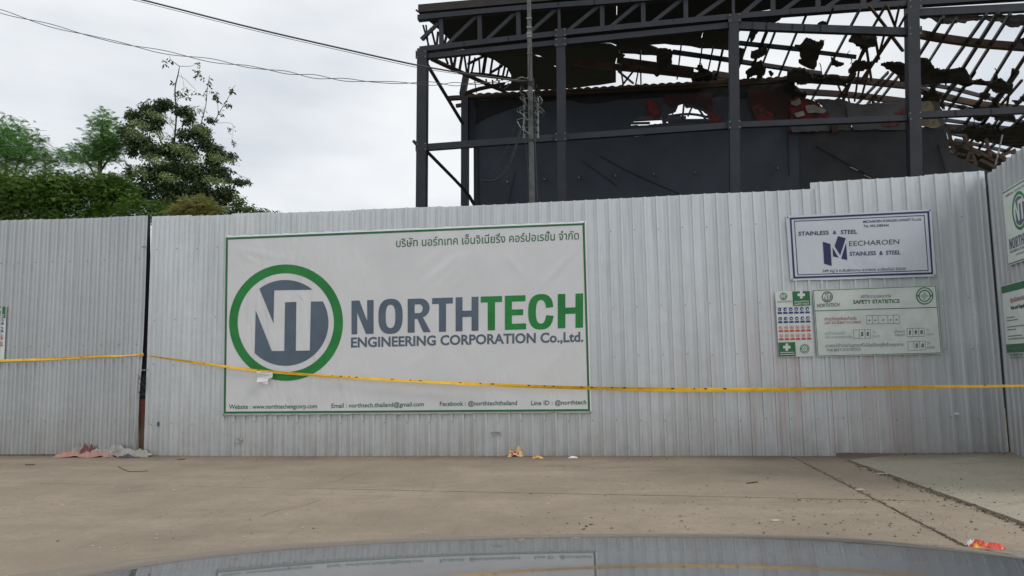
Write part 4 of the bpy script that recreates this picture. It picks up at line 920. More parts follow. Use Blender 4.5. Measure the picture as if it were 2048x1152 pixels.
for pg, mk, o_ in (([(1290, 205), (1306, 198), (1322, 212), (1318, 236), (1308, 240), (1296, 228)], 'redp', .03), ([(1328, 190), (1420, 186), (1426, 212), (1418, 222), (1404, 214), (1372, 205), (1345, 216), (1330, 206)], 'redd', .03), ([(1422, 228), (1446, 234), (1440, 247), (1421, 248)], 'redp', .03),
                   ([(1412, 208), (1421, 212), (1424, 240), (1414, 236)], 'redp', .045), ([(1494, 182), (1520, 176), (1560, 178), (1584, 196), (1582, 236), (1560, 246), (1512, 244), (1498, 216)], 'redd', .04), ([(1504, 214), (1518, 210), (1540, 226), (1556, 244), (1510, 244)], 'redp', .06),
                   ([(1576, 202), (1592, 195), (1612, 199), (1632, 206), (1650, 222), (1657, 236), (1652, 266), (1576, 266), (1580, 232)], 'redp', .10), ([(1580, 206), (1597, 200), (1600, 210), (1590, 216), (1580, 213)], 'whitep', .18), ([(1608, 216), (1626, 213), (1650, 224), (1640, 231), (1612, 230)], 'whitep', .18), ([(1586, 230), (1604, 226), (1608, 234), (1590, 238)], 'whitep', .18),
                   ([(1625, 200), (1680, 199), (1700, 206), (1700, 262), (1662, 262), (1656, 232), (1642, 212)], 'greyp', .06), ([(1688, 209), (1730, 211), (1770, 206), (1811, 200), (1815, 262), (1704, 263), (1694, 240)], 'greyp', .14), ([(1758, 251), (1796, 247), (1790, 256), (1762, 258)], 'redp', .24), ([(1783, 232), (1800, 226), (1812, 214), (1814, 232), (1790, 234)], 'redp', .24),
                   ([(1838, 205), (1858, 204), (1872, 210), (1884, 250), (1866, 258), (1840, 253)], 'cream', .08), ([(1862, 205), (1874, 208), (1886, 250), (1878, 256), (1868, 230)], 'greyp', .16), ([(1578, 252), (1660, 250), (1656, 266), (1582, 268)], 'greyp', .2), ([(1656, 246), (1670, 244), (1672, 268), (1660, 270)], 'redd', .26),
                   ([(1265, 268), (1322, 262), (1322, 268), (1268, 274)], 'whitep', .03)):
    fill(jag(pg, 6, 1.6, len(pg) + int(pg[0][0])), [], lambda x, y, o_=o_: wz(x, y) - HALL.n * o_, -HALL.n * .015, {'redp': 'red_cladding', 'redd': 'smoked_cladding', 'whitep': 'peeled_patch', 'greyp': 'grey_cladding', 'cream': 'plaster_remnant'}[mk], M[mk], wh, .03)
bars([[(1200, 312), (1262, 345), (1360, 388), 1.2], [(1165, 322), (1235, 372), 1.0], [(1575, 262), (1578, 352), 1.5], [(1632, 292), (1700, 330), (1742, 354), 2.2], [(1876, 290), (1884, 318), (1892, 346), 1.6], [(1017, 408), (1030, 345), 1.0], [(956, 295), (958, 410), 1.0]], HALL.off(-.05), M['soot'], 'wall_crack', .02)
bars([[(1700, 334), (1716, 341), 2], [(1728, 350), (1742, 357), 2.5]], HALL.off(-.08), M['cream'], 'exposed_plaster', .02)
for (x, y) in ((1015, 364), (1089, 359), (1158, 356), (1231, 352), (1308, 349), (1390, 345), (1555, 337)):
    mb = MB(); p = HALL.off(-.1).at(x, y); mb.box(p, FAC.a * .02, FAC.n * .06, Vector((0, 0, .035))); mb.build('wall_fixing', M['cream'], wh)
bars([[(1330, 241), (1424, 240), 3.2], [(1330, 233), (1380, 228), (1424, 236), 2.5], [(1368, 206), (1364, 248), 3.5], [(1386, 210), (1376, 232), 3], [(1395, 214), (1412, 240), 2.6], [(1345, 232), (1346, 216), 2], [(1338, 246), (1424, 243), 2], [(1255, 240), (1330, 236), 6], [(1255, 232), (1330, 228), 5], [(1255, 247), (1300, 246), 3], [(1336, 245), (1360, 244), 8], [(1330, 236), (1372, 236), 6]], HALL.off(5), M['soot'], 'inner_bar', .15)
for (cx_, ys_) in ((1122, (276, 88, 69)), (1468, (252, 40)), (1827, (235, 66, 12)), (845, (296, 112))):
    for y_ in ys_:
        mb = MB(); p = FAC.at(cx_, y_) - FAC.n * .125; mb.box(p, FAC.a * .17, FAC.n * .006, Vector((0, 0, .12))); g_ = mb.build('gusset_plate', M['steel'], wh)
        for bx_ in (-.12, .12):
            for bz_ in (-.08, .08):
                mb = MB(); mb.box(p + FAC.a * bx_ + Vector((0, 0, bz_)) - FAC.n * .012, FAC.a * .014, FAC.n * .01, Vector((0, 0, .014))); b_ = mb.build('bolt', M['galv']); b_.parent = g_
# side and back walls give the hall its depth
for (a, b, h0, h1) in ((HALL.at(2012, 500), HALL.at(2012, 500) + HALL.n * 9, 4.6, 3.2),):
    mb = MB(); A_ = Vector((a.x, a.y, 0)); B_ = Vector((b.x, b.y, 0)); t_ = FAC.a * .15
    mb.add([A_ + Vector((0, 0, -.06)), B_ + Vector((0, 0, -.06)), B_ + Vector((0, 0, h1)), A_ + Vector((0, 0, h0))] + [q + t_ for q in (A_ + Vector((0, 0, -.06)), B_ + Vector((0, 0, -.06)), B_ + Vector((0, 0, h1)), A_ + Vector((0, 0, h0)))],
           [(0, 1, 2, 3), (7, 6, 5, 4), (0, 4, 5, 1), (1, 5, 6, 2), (2, 6, 7, 3), (3, 7, 4, 0)]); mb.build('side_wall', M['wall2'], wh)

# ------------------------------------------------------------------ utility pole and cables
PP = FAC.off(-1.6)
pt_, pm, pb = PP.at(1057, -60), PP.at(1061, 200), PP.at(1064.3, 404)
gz = pb + (pb - pm) * ((pb.z + .06) / (pm.z - pb.z)); gz.z = -.06
pole = thing('utility_pole', 'slim grey concrete utility pole carrying wire racks in front of the burnt warehouse', 'pole', gz)
mb = MB(); dist = (pm - EYE).length
w0, w1 = 11 / FOC * dist, 6.5 / FOC * dist; ax = (pt_ - gz)
v = []
for c_, w in ((gz, w0), (pm, 8.6 / FOC * dist), (pt_, w1)):
    for sx, sy in ((-1, -1), (1, -1), (1, 1), (-1, 1)): v.append(c_ + FAC.a * sx * w / 2 + FAC.n * sy * w / 2)
mb.add(v, [(0, 1, 5, 4), (1, 2, 6, 5), (2, 3, 7, 6), (3, 0, 4, 7), (4, 5, 9, 8), (5, 6, 10, 9), (6, 7, 11, 10), (7, 4, 8, 11), (8, 9, 10, 11)]); mb.build('shaft', M['pole'], pole)
for sx, xx in ((-1, 1048.5), (1, 1075.5)):
    mb = MB(); a = PP.at(xx, 193); b = PP.at(xx + sx * 1, 272); mb.tube([a, b], .014, 6); rk = mb.build('rack_rod', M['galv'], pole)
    for k in range(6):
        y = 196 + k * 14.5; mb = MB(); mb.tube([PP.at(xx, y), PP.at(1061, y + 1)], .010, 5); mb.build('rack_bracket', M['galv'], pole)
        mb = MB(); c_ = PP.at(xx, y + 4); mb.tube([c_ + Vector((0, 0, .05)), c_ + Vector((0, 0, .02)), c_, c_ - Vector((0, 0, .03)), c_ - Vector((0, 0, .06))], .032, 8); mb.build('insulator', M['grey'], pole)
for y, h_ in ((108, 1), (68, 3), (74, 3), (282, 3), (38, 2), (56, 2), (168, 5)):
    mb = MB(); c_ = PP.at(1059 + (y - 60) * .018, y); ww_ = 9.6 / FOC * dist / 2
    mb.box(c_, FAC.a * ww_, FAC.n * ww_, Vector((0, 0, .012 * h_))); mb.build('steel_band', M['galv'] if y not in (282, 168) else M['cable'], pole)
rnd = random.Random(11)
for k in range(16):                             # loose tails around the racks
    y0 = rnd.uniform(165, 255); x0 = rnd.choice((1044, 1050, 1058, 1066, 1076, 1082)) + rnd.uniform(-4, 4)
    pts = [PP.at(x0 + rnd.uniform(-9, 9), y0 + i * rnd.uniform(5, 11)) - FAC.n * rnd.uniform(.08, .25) for i in range(5)]
    mb = MB(); mb.tube(smooth_pts(pts, 5), .007, 4); mb.build('loose_wire', M['cable'] if k % 3 else M['galv'], pole)
for pts, r_, mk in (([(1045, 258), (1036, 290), (1024, 325), (1008, 354), (990, 364), (972, 364)], .022, 'cable'), ([(1041, 262), (1030, 300), (1014, 338), (996, 360), (978, 366), (962, 362)], .012, 'cable'), ([(1034, 248), (1022, 285), (1000, 326), (978, 352)], .006, 'cable'), ([(1052, 280), (1056, 330), (1060, 402)], .008, 'cable'),
                    ([(1071, 270), (1073, 330), (1076, 402)], .016, 'cable'), ([(1068, 160), (1071, 215), (1072, 270)], .014, 'cable'), ([(1063, 98), (1061, 130), (1059, 165)], .018, 'cable'), ([(1035, 244), (1046, 240), (1060, 243)], .01, 'galv'), ([(1036, 246), (1044, 260), (1056, 268), (1062, 272)], .012, 'galv'),
                    ([(1034, 163), (1044, 159), (1054, 161), (1059, 158)], .018, 'galv'), ([(1080, 196), (1086, 206), (1078, 214), (1072, 205)], .01, 'galv')):
    mb = MB(); mb.tube(smooth_pts([PP.at(x, y) - FAC.n * .14 for x, y in pts], 6), r_, 6); mb.build('service_cable', M[mk], pole)
def cable(pts, r_, mk, label, twist=0.0, hang=0):
    def at(x, y):                               # the span comes forward as it leaves the pole
        pl = PP.off(-max(0, (1058 - x)) / 1058 * 3.0); return pl.at(x, y) - FAC.n * .1
    P = smooth_pts([at(*p) for p in pts], 14); mb = MB()
    mb.tube(P, r_, 6); o = mb.build('overhead_cable', M[mk]); tag(o, label, 'cable'); return P
def strand(P, r_, mk, label, amp, ph, per):
    mb = MB(); Q = []
    for i, p in enumerate(P): a = amp * (.5 + .5 * math.sin(i * .13)) ; Q.append(p + Vector((0, 0, a * math.sin(i * per + ph))) + FAC.n * a * math.cos(i * per + ph))
    mb.tube(Q, r_, 5); return tag(mb.build('overhead_cable', M[mk]), label, 'cable')
top = [(-120, -85), (80, -44), (275, 0), (500, 57), (690, 101), (840, 134), (960, 154), (1040, 164), (1057, 164)]
P1 = cable(top, .021, 'cable2', 'thick grey overhead cable, uppermost of those meeting the pole')
cable([(x, y + 4.5 * min(1, abs(1058 - x) / 200)) for x, y in top], .007, 'cable2', 'thin messenger wire hanging just below the thick upper cable')
low = [(-120, -16), (0, 24), (150, 66), (300, 101), (450, 128), (550, 144), (640, 157), (740, 166), (860, 170), (935, 171), (1000, 166), (1057, 161)]
def at_(x, y): return PP.off(-max(0, (1058 - x)) / 1058 * 3.0).at(x, y) - FAC.n * .1
PL = smooth_pts([at_(*p) for p in low], 12)
o_ = thing('overhead_cable', 'lower slack pair of twisted black wires looping past each other', 'cable', PL[-1])
for s_, amp, ph in ((1, .045, 0), (2, .045, math.pi)):
    mb = MB(); Q = []
    for i, q in enumerate(PL):
        a = amp * (.35 + .65 * abs(math.sin(i * .11))); Q.append(q + Vector((0, 0, a * math.sin(i * .38 + ph))) + FAC.n * a * math.cos(i * .38 + ph))
    mb.tube(Q, .009, 5); mb.build('wire_strand', M['cable2'], o_)

# ------------------------------------------------------------------ trees
import numpy as np
def cloud(specs, ydist, kind, leaf, n_per, seed, pl=None):
    """leaf-sized faces spread through clumps; specs: px, py, rx, ry in photo units, optional weight"""
    rg = np.random.default_rng(seed); VV = []; pl = VPlane((0, ydist, 0), .05)
    unit = lambda a: a / (np.linalg.norm(a, axis=-1, keepdims=True) + 1e-9)
    for sp_ in specs:
        px, py, rx, ry = sp_[:4]; wgt = sp_[4] if len(sp_) > 4 else 1
        c = pl.at(px, py); s = (c - EYE).length / FOC; RX, RZ = rx * s, ry * s; RY = max(.35, (RX + RZ) / 2)
        n = int(n_per * wgt * (RX * RZ) * 230) + 3
        d = unit(rg.normal(size=(n, 3))); q = rg.random(n) ** .45
        P = d * q[:, None] * np.array([RX, RY, RZ])
        P = P * (1 + .28 * np.sin(P[:, 0] * 5 / max(RX, .3) + seed) * np.cos(P[:, 2] * 6 / max(RZ, .3) + px))[:, None]
        # gather into twigs so that the mass opens up and closes
        tw = P[rg.integers(0, n, n)]; P = P * .72 + tw[rg.integers(0, max(1, n // 20), n)] * .36 if kind == 'broad' else P
        P = P + np.array(c); P = P[P[:, 2] > .15]; n = len(P)
        if not n: continue
        if kind == 'broad':
            L_ = leaf * rg.uniform(.6, 1.3, (n, 1)); ax_ = unit(np.stack([rg.normal(size=n) * .6, rg.normal(size=n) * .6, -rg.uniform(.1, 1, n)], 1))
            sd2 = unit(np.cross(ax_, rg.normal(size=(n, 3)))); w = L_ * .42
            VV.append(np.stack([P, P + ax_ * L_ * .5 + sd2 * w / 2, P + ax_ * L_, P + ax_ * L_ * .5 - sd2 * w / 2], 1).reshape(-1, 3))
        else:                                   # pinnate leaf: paired leaflets along a drooping stalk
            L_ = leaf * rg.uniform(.6, 1.25, (n, 1)); az = rg.uniform(0, 2 * math.pi, n); h_ = unit(np.stack([np.cos(az), np.sin(az), rg.uniform(-.3, 1.3, n)], 1))
            sd2 = unit(np.cross(h_, rg.normal(size=(n, 3)) * .5 + np.array([0, 0, 1]))); dn_ = np.array([0, 0, -1.0])
            for j in range(7):
                t = (j + .5) / 7; q = P + h_ * L_ * t + dn_ * L_ * (.45 * t * t); ll = L_ * .20 * (1.15 - 1.1 * abs(t - .4)); wv = h_ * L_ * .035
                for s2 in (-1, 1):
                    e = q + sd2 * s2 * ll + h_ * ll * .6 + dn_ * ll * .25
                    VV.append(np.stack([q - wv, q + wv, e + wv * .6, e - wv * .2], 1).reshape(-1, 3))
    V = np.concatenate(VV); F_ = np.arange(len(V)).reshape(-1, 4)
    return V.tolist(), F_.tolist()
def tree(name, label, cat, ydist, trunk, crowns, limbs=(), group=None, bare=()):
    pl = VPlane((0, ydist, 0), .05); tp = [pl.at(*p) for p in trunk]; b = tp[0].copy(); b.z = -.06
    t = thing(name, label, cat, b, group)
    mb = MB(); mb.tube(smooth_pts([b] + tp[1:], 4), .14, 8, .04); mb.build('trunk', M['bark'], t, True)
    for lm in limbs:
        mb = MB(); mb.tube(smooth_pts([pl.at(*p) + Vector((0, random.uniform(-.2, .2), 0)) for p in lm], 4), .045, 6, .014); mb.build('limb', M['bark'], t, True)
    for lm, r_ in bare:
        mb = MB(); mb.tube(smooth_pts([pl.at(*p) + Vector((0, random.uniform(-.1, .1), 0)) for p in lm], 5), r_, 5, r_ * .45); mb.build('branch', M['bark'], t, True)
    for (nm, specs, kind, leaf, n_per, mk, seed) in crowns:
        V, Fc = cloud(specs, ydist - (1.0 if mk == 'flower' else 0), kind, leaf, n_per, seed); mesh_obj(nm, V, Fc, M[mk], t)
    return t
big = [(300, 222, 26, 20), (330, 208, 22, 14), (270, 235, 22, 18), (255, 262, 18, 20), (300, 252, 26, 14, .7), (282, 282, 30, 18), (318, 240, 12, 10), (366, 222, 24, 14), (380, 236, 12, 14, .7), (300, 300, 28, 20), (340, 300, 30, 20), (372, 300, 26, 24), (400, 262, 26, 18), (408, 285, 20, 18), (430, 300, 22, 18), (455, 312, 22, 12, .7), (345, 340, 40, 26), (300, 345, 30, 24), (390, 345, 36, 26), (430, 345, 18, 26), (340, 375, 46, 26), (400, 380, 44, 22), (285, 385, 24, 26), (440, 398, 26, 18), (340, 410, 60, 22), (425, 320, 20, 20), (265, 300, 12, 16, .6),
       (440, 345, 24, 18), (452, 385, 24, 20), (428, 408, 34, 18), (368, 268, 20, 14, .6), (240, 372, 16, 22, .7), (262, 400, 24, 22), (420, 240, 10, 8, .6), (457, 358, 10, 8), (478, 362, 13, 9), (495, 362, 9, 6, .5), (260, 345, 10, 24, .6)]
hang = [(330, 128, 6, 8, .5), (340, 122, 4, 6, .5), (393, 148, 5, 16, .7), (398, 130, 4, 8, .6), (404, 156, 4, 6, .6), (360, 185, 9, 8, .9), (370, 190, 6, 5), (372, 180, 5, 5), (418, 170, 3, 20, .8), (432, 190, 6, 14, .8), (436, 200, 5, 10), (465, 185, 4, 12, .9), (456, 208, 8, 8, .8), (444, 225, 6, 8, .7), (428, 238, 9, 6), (390, 185, 8, 3, .4), (350, 165, 8, 5, .3), (460, 260, 10, 12, .25), (465, 285, 6, 12, .25), (410, 190, 4, 8, .5), (368, 250, 8, 16, .5), (378, 268, 8, 10, .5)]
flw = [(262, 262, 14, 14), (300, 225, 14, 8, .6), (316, 268, 12, 8), (306, 316, 24, 8), (395, 255, 12, 10, .7), (350, 292, 22, 9, .7), (272, 245, 12, 8), (385, 215, 10, 6, .6), (420, 358, 26, 8), (378, 310, 18, 8, .6), (275, 340, 8, 14, .7), (330, 235, 8, 6, .6), (430, 312, 14, 10, .5), (330, 350, 20, 8, .5), (448, 318, 14, 6, .6)]
tree('tree', 'tall dark broadleaf tree with pale blossom clumps and bare branches on top', 'tree', 26, [(350, 640), (350, 520), (348, 420), (347, 330), (345, 275)],
     [('crown', big, 'broad', .14, 19, 'leaf_d', 3), ('crown', [(x, y, a * .8, b * .8, .5) for x, y, a, b, *_ in big[::2]], 'broad', .12, 7, 'leaf_m', 5), ('hanging_leaves', hang, 'broad', .15, 4.5, 'leaf_d', 9), ('blossom', [(x + dx, y + dy, a * 1.25, b * 1.2, .30) for x, y, a, b, *_ in flw for dx, dy in ((0, 0), (14, 6))], 'broad', .08, 26, 'flower', 8)],
     limbs=[[(347, 400), (320, 350), (290, 300), (270, 260)], [(347, 380), (380, 330), (400, 290), (405, 260)], [(346, 340), (320, 280), (305, 235)], [(347, 410), (400, 370), (440, 330), (465, 312)]],
     bare=[([(346, 290), (350, 230), (350, 180), (356, 150), (361, 135)], .035), ([(361, 135), (350, 126), (342, 120), (338, 110)], .014), ([(361, 134), (385, 134), (398, 122)], .011), ([(356, 150), (372, 160), (390, 178), (396, 182)], .008), ([(350, 200), (362, 192), (380, 188), (412, 191)], .011), ([(403, 248), (412, 212), (416, 180), (418, 150)], .018), ([(425, 250), (440, 220), (456, 198), (468, 176), (470, 170)], .014), ([(350, 205), (366, 175), (360, 145)], .008), ([(328, 238), (345, 256), (362, 280)], .01), ([(430, 246), (462, 247), (468, 262), (464, 290)], .007), ([(430, 325), (455, 338), (478, 350), (500, 358)], .012), ([(248, 310), (252, 345)], .008), ([(432, 190), (434, 225), (430, 250)], .01)])
FR = 'feathery small-leaved trees left of the tall tree'
tree('feathery_tree', 'pale green feathery tree at the far left edge above the dark hedge', 'tree', 27, [(20, 640), (18, 500), (15, 400), (12, 320)],
     [('crown', [(18, 285, 48, 40), (45, 300, 42, 34), (0, 265, 30, 26, .6), (72, 318, 26, 22, .6), (20, 320, 50, 24), (-40, 300, 40, 50)], 'frond', .30, 3.6, 'leaf_f', 21), ('wispy_tips', [(8, 245, 22, 14), (40, 255, 18, 12), (75, 285, 16, 14), (90, 300, 12, 10)], 'frond', .3, .5, 'leaf_d', 22)], limbs=[[(15, 400), (40, 330), (55, 290)], [(14, 380), (-10, 310)]], group=FR)
tree('feathery_tree', 'small wispy feathery tree poking above the hedge between the left edge and the upright one', 'tree', 28, [(120, 640), (120, 480), (118, 400), (116, 340)],
     [('crown', [(110, 318, 26, 20), (135, 315, 20, 18), (95, 330, 20, 14), (150, 325, 14, 14)], 'frond', .28, 3.2, 'leaf_f', 24)], group=FR)
tree('feathery_tree', 'upright feathery tree with pointed top just left of the tall dark tree', 'tree', 26.5, [(200, 640), (200, 480), (198, 380), (203, 280), (204, 240)],
     [('crown', [(204, 250, 26, 22), (205, 232, 10, 16, .6), (215, 285, 40, 22), (200, 300, 30, 22), (232, 290, 24, 16), (165, 300, 24, 14, .6), (180, 318, 30, 18), (222, 312, 22, 16), (240, 262, 16, 14, .6), (155, 312, 16, 10, .6)], 'frond', .30, 4.6, 'leaf_f', 31), ('inner_crown', [(205, 270, 22, 20, .8), (215, 300, 26, 16)], 'frond', .32, 2.4, 'leaf_m', 33)], limbs=[[(200, 380), (175, 330), (160, 300)], [(200, 340), (225, 300), (240, 280)]], group=FR)
HG = 'dense bushy trees forming the hedge behind the left hoarding'
for i, (x, y, rx, ry, lab) in enumerate(((20, 400, 70, 52, 'dark dense bush at the left edge, filling in below the feathery crown'), (120, 396, 66, 50, 'dark dense bush in the middle of the hedge row'), (215, 395, 56, 48, 'dark dense bush at the right end of the hedge, touching the tall tree'))):
    tree('bush', lab, 'bush', 23.5 + i * .3, [(x, 640), (x, 560), (x + 2, 480), (x, 420)],
         [('foliage', [(x, y, rx, ry), (x - rx * .5, y - ry * .35, rx * .5, ry * .55), (x + rx * .45, y - ry * .45, rx * .5, ry * .5), (x, y - ry * .6, rx * .5, ry * .4), (x, y + 50, rx, ry * .9)], 'frond', .28, 5.5, 'leaf_h', 40 + i), ('foliage', [(x, y - 10, rx * .9, ry * .95)], 'broad', .15, 7, 'leaf_h', 60 + i)], group=HG)
tree('bush', 'low olive green bush at the foot of the tall tree, above the gap', 'bush', 23, [(285, 640), (285, 560), (285, 500), (285, 450)], [('foliage', [(285, 425, 34, 26), (320, 425, 30, 22), (255, 420, 24, 20)], 'frond', .24, 6, 'leaf_h', 71)])
tree('bush', 'yellowish brown bush rising just above the hoarding', 'bush', 22.5, [(385, 640), (385, 560), (385, 500), (388, 440)], [('foliage', [(392, 414, 34, 20), (365, 428, 30, 18), (420, 424, 26, 18), (405, 402, 14, 10, .6)], 'frond', .24, 16, 'leaf_y', 73)])
tree('bush', 'small pointed green bush right of the yellowish one', 'bush', 23.2, [(480, 640), (480, 560), (480, 500), (480, 430)], [('foliage', [(480, 408, 18, 22), (478, 390, 9, 10, .7), (500, 420, 24, 14), (460, 424, 30, 16), (530, 424, 22, 9, .7), (555, 425, 16, 7, .5)], 'broad', .12, 9, 'leaf_m', 75), ('foliage', [(475, 412, 18, 18), (510, 424, 26, 10)], 'broad', .13, 5, 'leaf_d', 76)])

# ------------------------------------------------------------------ litter
def crumple(cx, cy, rx, ry, hgt, m_, name, seed, parent=None, zb=.0, fold=1.0):
    """rumpled plastic or foil lying on the ground"""
    c = on_z(cx, cy, zb); s = (c - EYE).length / FOC; RX = rx * s; RY = RX * fold; H = hgt * s; nx, ny = 18, 10; v = []
    for j in range(ny + 1):
        for i in range(nx + 1):
            u = i / nx * 2 - 1; w = j / ny * 2 - 1; q = Vector((u * 2.3 + seed, w * 2.1, seed * .7)); e = max(0, 1 - (abs(u) ** 2.5 + abs(w) ** 2.5) * .8)
            z = zb + .003 + H * e * (.55 + .6 * noise.noise(q * .8) + .3 * noise.noise(q * 1.9) + .12 * noise.noise(q * 5))
            k = 1 + .22 * noise.noise(Vector((math.atan2(w, u) * 1.5, seed, 0)))
            v.append((c.x + u * RX * k + .05 * RX * noise.noise(q * 5), c.y + w * RY * k, z))
    f = [(j * (nx + 1) + i, j * (nx + 1) + i + 1, (j + 1) * (nx + 1) + i + 1, (j + 1) * (nx + 1) + i) for j in range(ny) for i in range(nx) if True]
    o = mesh_obj(name, v, f, m_, parent); sm = o.modifiers.new('t', 'SOLIDIFY'); sm.thickness = .0015; return o
bagt = thing('plastic_bag', 'crumpled heap of pink and cloudy white plastic bags at the foot of the left hoarding', 'rubbish', on_z(205, 913))
crumple(150, 913.5, 33, 8, 15, M['pink'], 'pink_film', 1, bagt, fold=.36); crumple(176, 912.5, 15, 8, 30, M['maroon'], 'maroon_film', 2, bagt, fold=.35); crumple(166, 912, 24, 8, 27, M['film'], 'clear_film', 9, bagt, fold=.34)
crumple(207, 914, 25, 8, 14, M['pink'], 'pink_film', 3, bagt, fold=.34); crumple(238, 913.5, 27, 8, 25, M['film'], 'clear_film', 4, bagt, fold=.32); crumple(268, 914, 28, 8, 19, M['film'], 'clear_film', 5, bagt, fold=.32); crumple(200, 912.5, 20, 8, 22, M['film'], 'clear_film', 6, bagt, fold=.34)
crumple(252, 915.5, 14, 6, 7, M['greyp'], 'grey_film', 15, bagt, fold=.35)
o = crumple(1031, 913, 15, 8, 24, M['yellowc'], 'food_wrapper', 7, fold=.5); tag(o, 'crumpled cream and red food wrapper against the hoarding below the banner', 'wrapper')
o = crumple(1075, 917, 10, 4, 7, M['yellow'], 'food_wrapper', 8, fold=.5); tag(o, 'small flat yellow wrapper right of the crumpled cream one', 'wrapper')
o = crumple(1146, 916, 9, 3, 4, M['paper'], 'paper_scrap', 12, fold=.5); tag(o, 'small white litter scrap lying on the concrete right of the yellow wrapper', 'paper')
ow = thing('snack_wrapper', 'bright orange and yellow snack wrapper lying in the bottom right corner', 'wrapper', on_z(1972, 1101, .003))
crumple(1974, 1103, 30, 9, 24, M['orange'], 'foil_body', 13, ow, fold=.42); crumple(1943, 1092, 7, 3, 14, M['paper'], 'foil_end', 14, ow, fold=.8)
for (x, y, l, w, mk, lab) in ((363, 919, .12, .04, 'wood', 'brown wood chip on the concrete right of the gap'), (60, 930, .17, .012, 'bark', 'thin dark twig at the left on the concrete'), (1766, 948, .14, .04, 'paper', 'pale flat stick lying on the slab joint near the right'), (1719, 980, .09, .03, 'paper', 'white chip in the long diagonal joint'),
                          (1504, 966, .16, .03, 'bark', 'dark dry leaf scrap on the concrete below the board signs'), (1549, 1042, .09, .03, 'paper', 'small white scrap in the right foreground'), (1439, 1083, .22, .015, 'bark', 'bent twig just beyond the car bonnet at the right')):
    p = on_z(x, y, .004 if x < 1750 else .006); rnd = random.Random(x); an = rnd.uniform(-.4, .4); d = Vector((math.cos(an), math.sin(an), 0)); s2 = Vector((-d.y, d.x, 0)); mb = MB()
    n = 6; v = []
    for i in range(n + 1):
        t = i / n * 2 - 1; ww_ = w / 2 * (1 - .6 * t * t) * rnd.uniform(.8, 1.2); cc = p + d * l / 2 * t + s2 * .06 * l * math.sin(t * 3)
        v += [cc - s2 * ww_, cc + s2 * ww_, cc + s2 * ww_ * .8 + Vector((0, 0, .012)), cc - s2 * ww_ * .8 + Vector((0, 0, .012))]
    f = [(i * 4 + a, i * 4 + b, i * 4 + 4 + b, i * 4 + 4 + a) for i in range(n) for a, b in ((0, 1), (1, 2), (2, 3), (3, 0))] + [(0, 3, 2, 1), (n * 4, n * 4 + 1, n * 4 + 2, n * 4 + 3)]
    mk_m = {'paper': 'pebble'}.get(mk, mk)
    mb.add(v, f); tag(mb.build({'wood': 'wood_chip', 'bark': 'twig', 'paper': 'litter_scrap'}[mk], M[mk_m]), lab, {'wood': 'wood', 'bark': 'twig', 'paper': 'scrap'}[mk])
crk = MB(); P_ = [on_z(x, y, .004) for x, y in ((236, 933), (255, 942), (275, 943), (296, 942))]; crk.tube(smooth_pts(P_, 4), .006, 5); tag(crk.build('twig', M['bark']), 'bent thin twig on the concrete in front of the plastic bags', 'twig')
def scatter(n, gen, size, m_, name, seed, flat=True):
    rnd = random.Random(seed); mb = MB()
    for _ in range(n):
        x, y = gen(rnd); p = on_z(x, y, 0)
        if p.y < 1.9: continue
        z = .006 if side(J4, x, y) != side(J4, 1950, 960) else slab_z(p.x, p.y) + .002
        s = size * min(2.4, math.exp(rnd.gauss(-.4, .6))); a = rnd.uniform(0, 6.28); d = Vector((math.cos(a), math.sin(a), 0)); e = Vector((-d.y, d.x, 0)) * rnd.uniform(.3, .8); c = Vector((p.x, p.y, z)); h = s * (.25 if flat else .6)
        mb.add([c - d * s, c - e * s, c + d * s, c + e * s, c + Vector((0, 0, h)) + d * s * rnd.uniform(-.3, .3)], [(0, 1, 4), (1, 2, 4), (2, 3, 4), (3, 0, 4)])
    o = mb.build(name, m_); o['kind'] = 'stuff'; return o
def jl(a, b, sx, sy): return lambda r: (lambda t: (a[0] + (b[0] - a[0]) * t + r.gauss(0, sx), a[1] + (b[1] - a[1]) * t + abs(r.gauss(0, sy))))(r.random())
o = scatter(380, lambda r: (r.uniform(1000, 2048), 925 + 165 * r.random() ** .8), .011, M['litter'], 'leaf_litter', 1); tag(o, 'dry leaf crumbs scattered over the right half of the concrete', 'leaf litter')
o = scatter(420, lambda r: (r.gauss(1760, 210), r.gauss(1054, 36)), .0075, M['litter'], 'soil_crumbs', 2, False); tag(o, 'dark soil crumbs and grit strewn across the right foreground', 'grit')
o = scatter(1100, jl((1610, 925), (1925, 1090), 3, 2), .006, M['dirt'], 'joint_grit', 3, False); tag(o, 'dark grit gathered along the long diagonal slab joint', 'grit')
o = scatter(1300, jl((1695, 921), (2048, 1050), 4, 3), .010, M['dirt'], 'joint_grit', 4, False); tag(o, 'crumbled dirt along the broken edge of the pale slab', 'grit')
o = scatter(700, lambda r: (r.uniform(300, 1680), 911 + r.random() ** 2 * 10), .008, M['litter'], 'fence_foot_debris', 5, False); tag(o, 'fine dark debris lying along the foot of the long hoarding', 'debris')
o = scatter(900, lambda r: (r.uniform(-40, 1750), 922 + 190 * r.random() ** 1.3), .0075, M['litter'], 'sand_grains', 21); tag(o, 'fine dark grit sprinkled over the whole beige forecourt', 'grit')
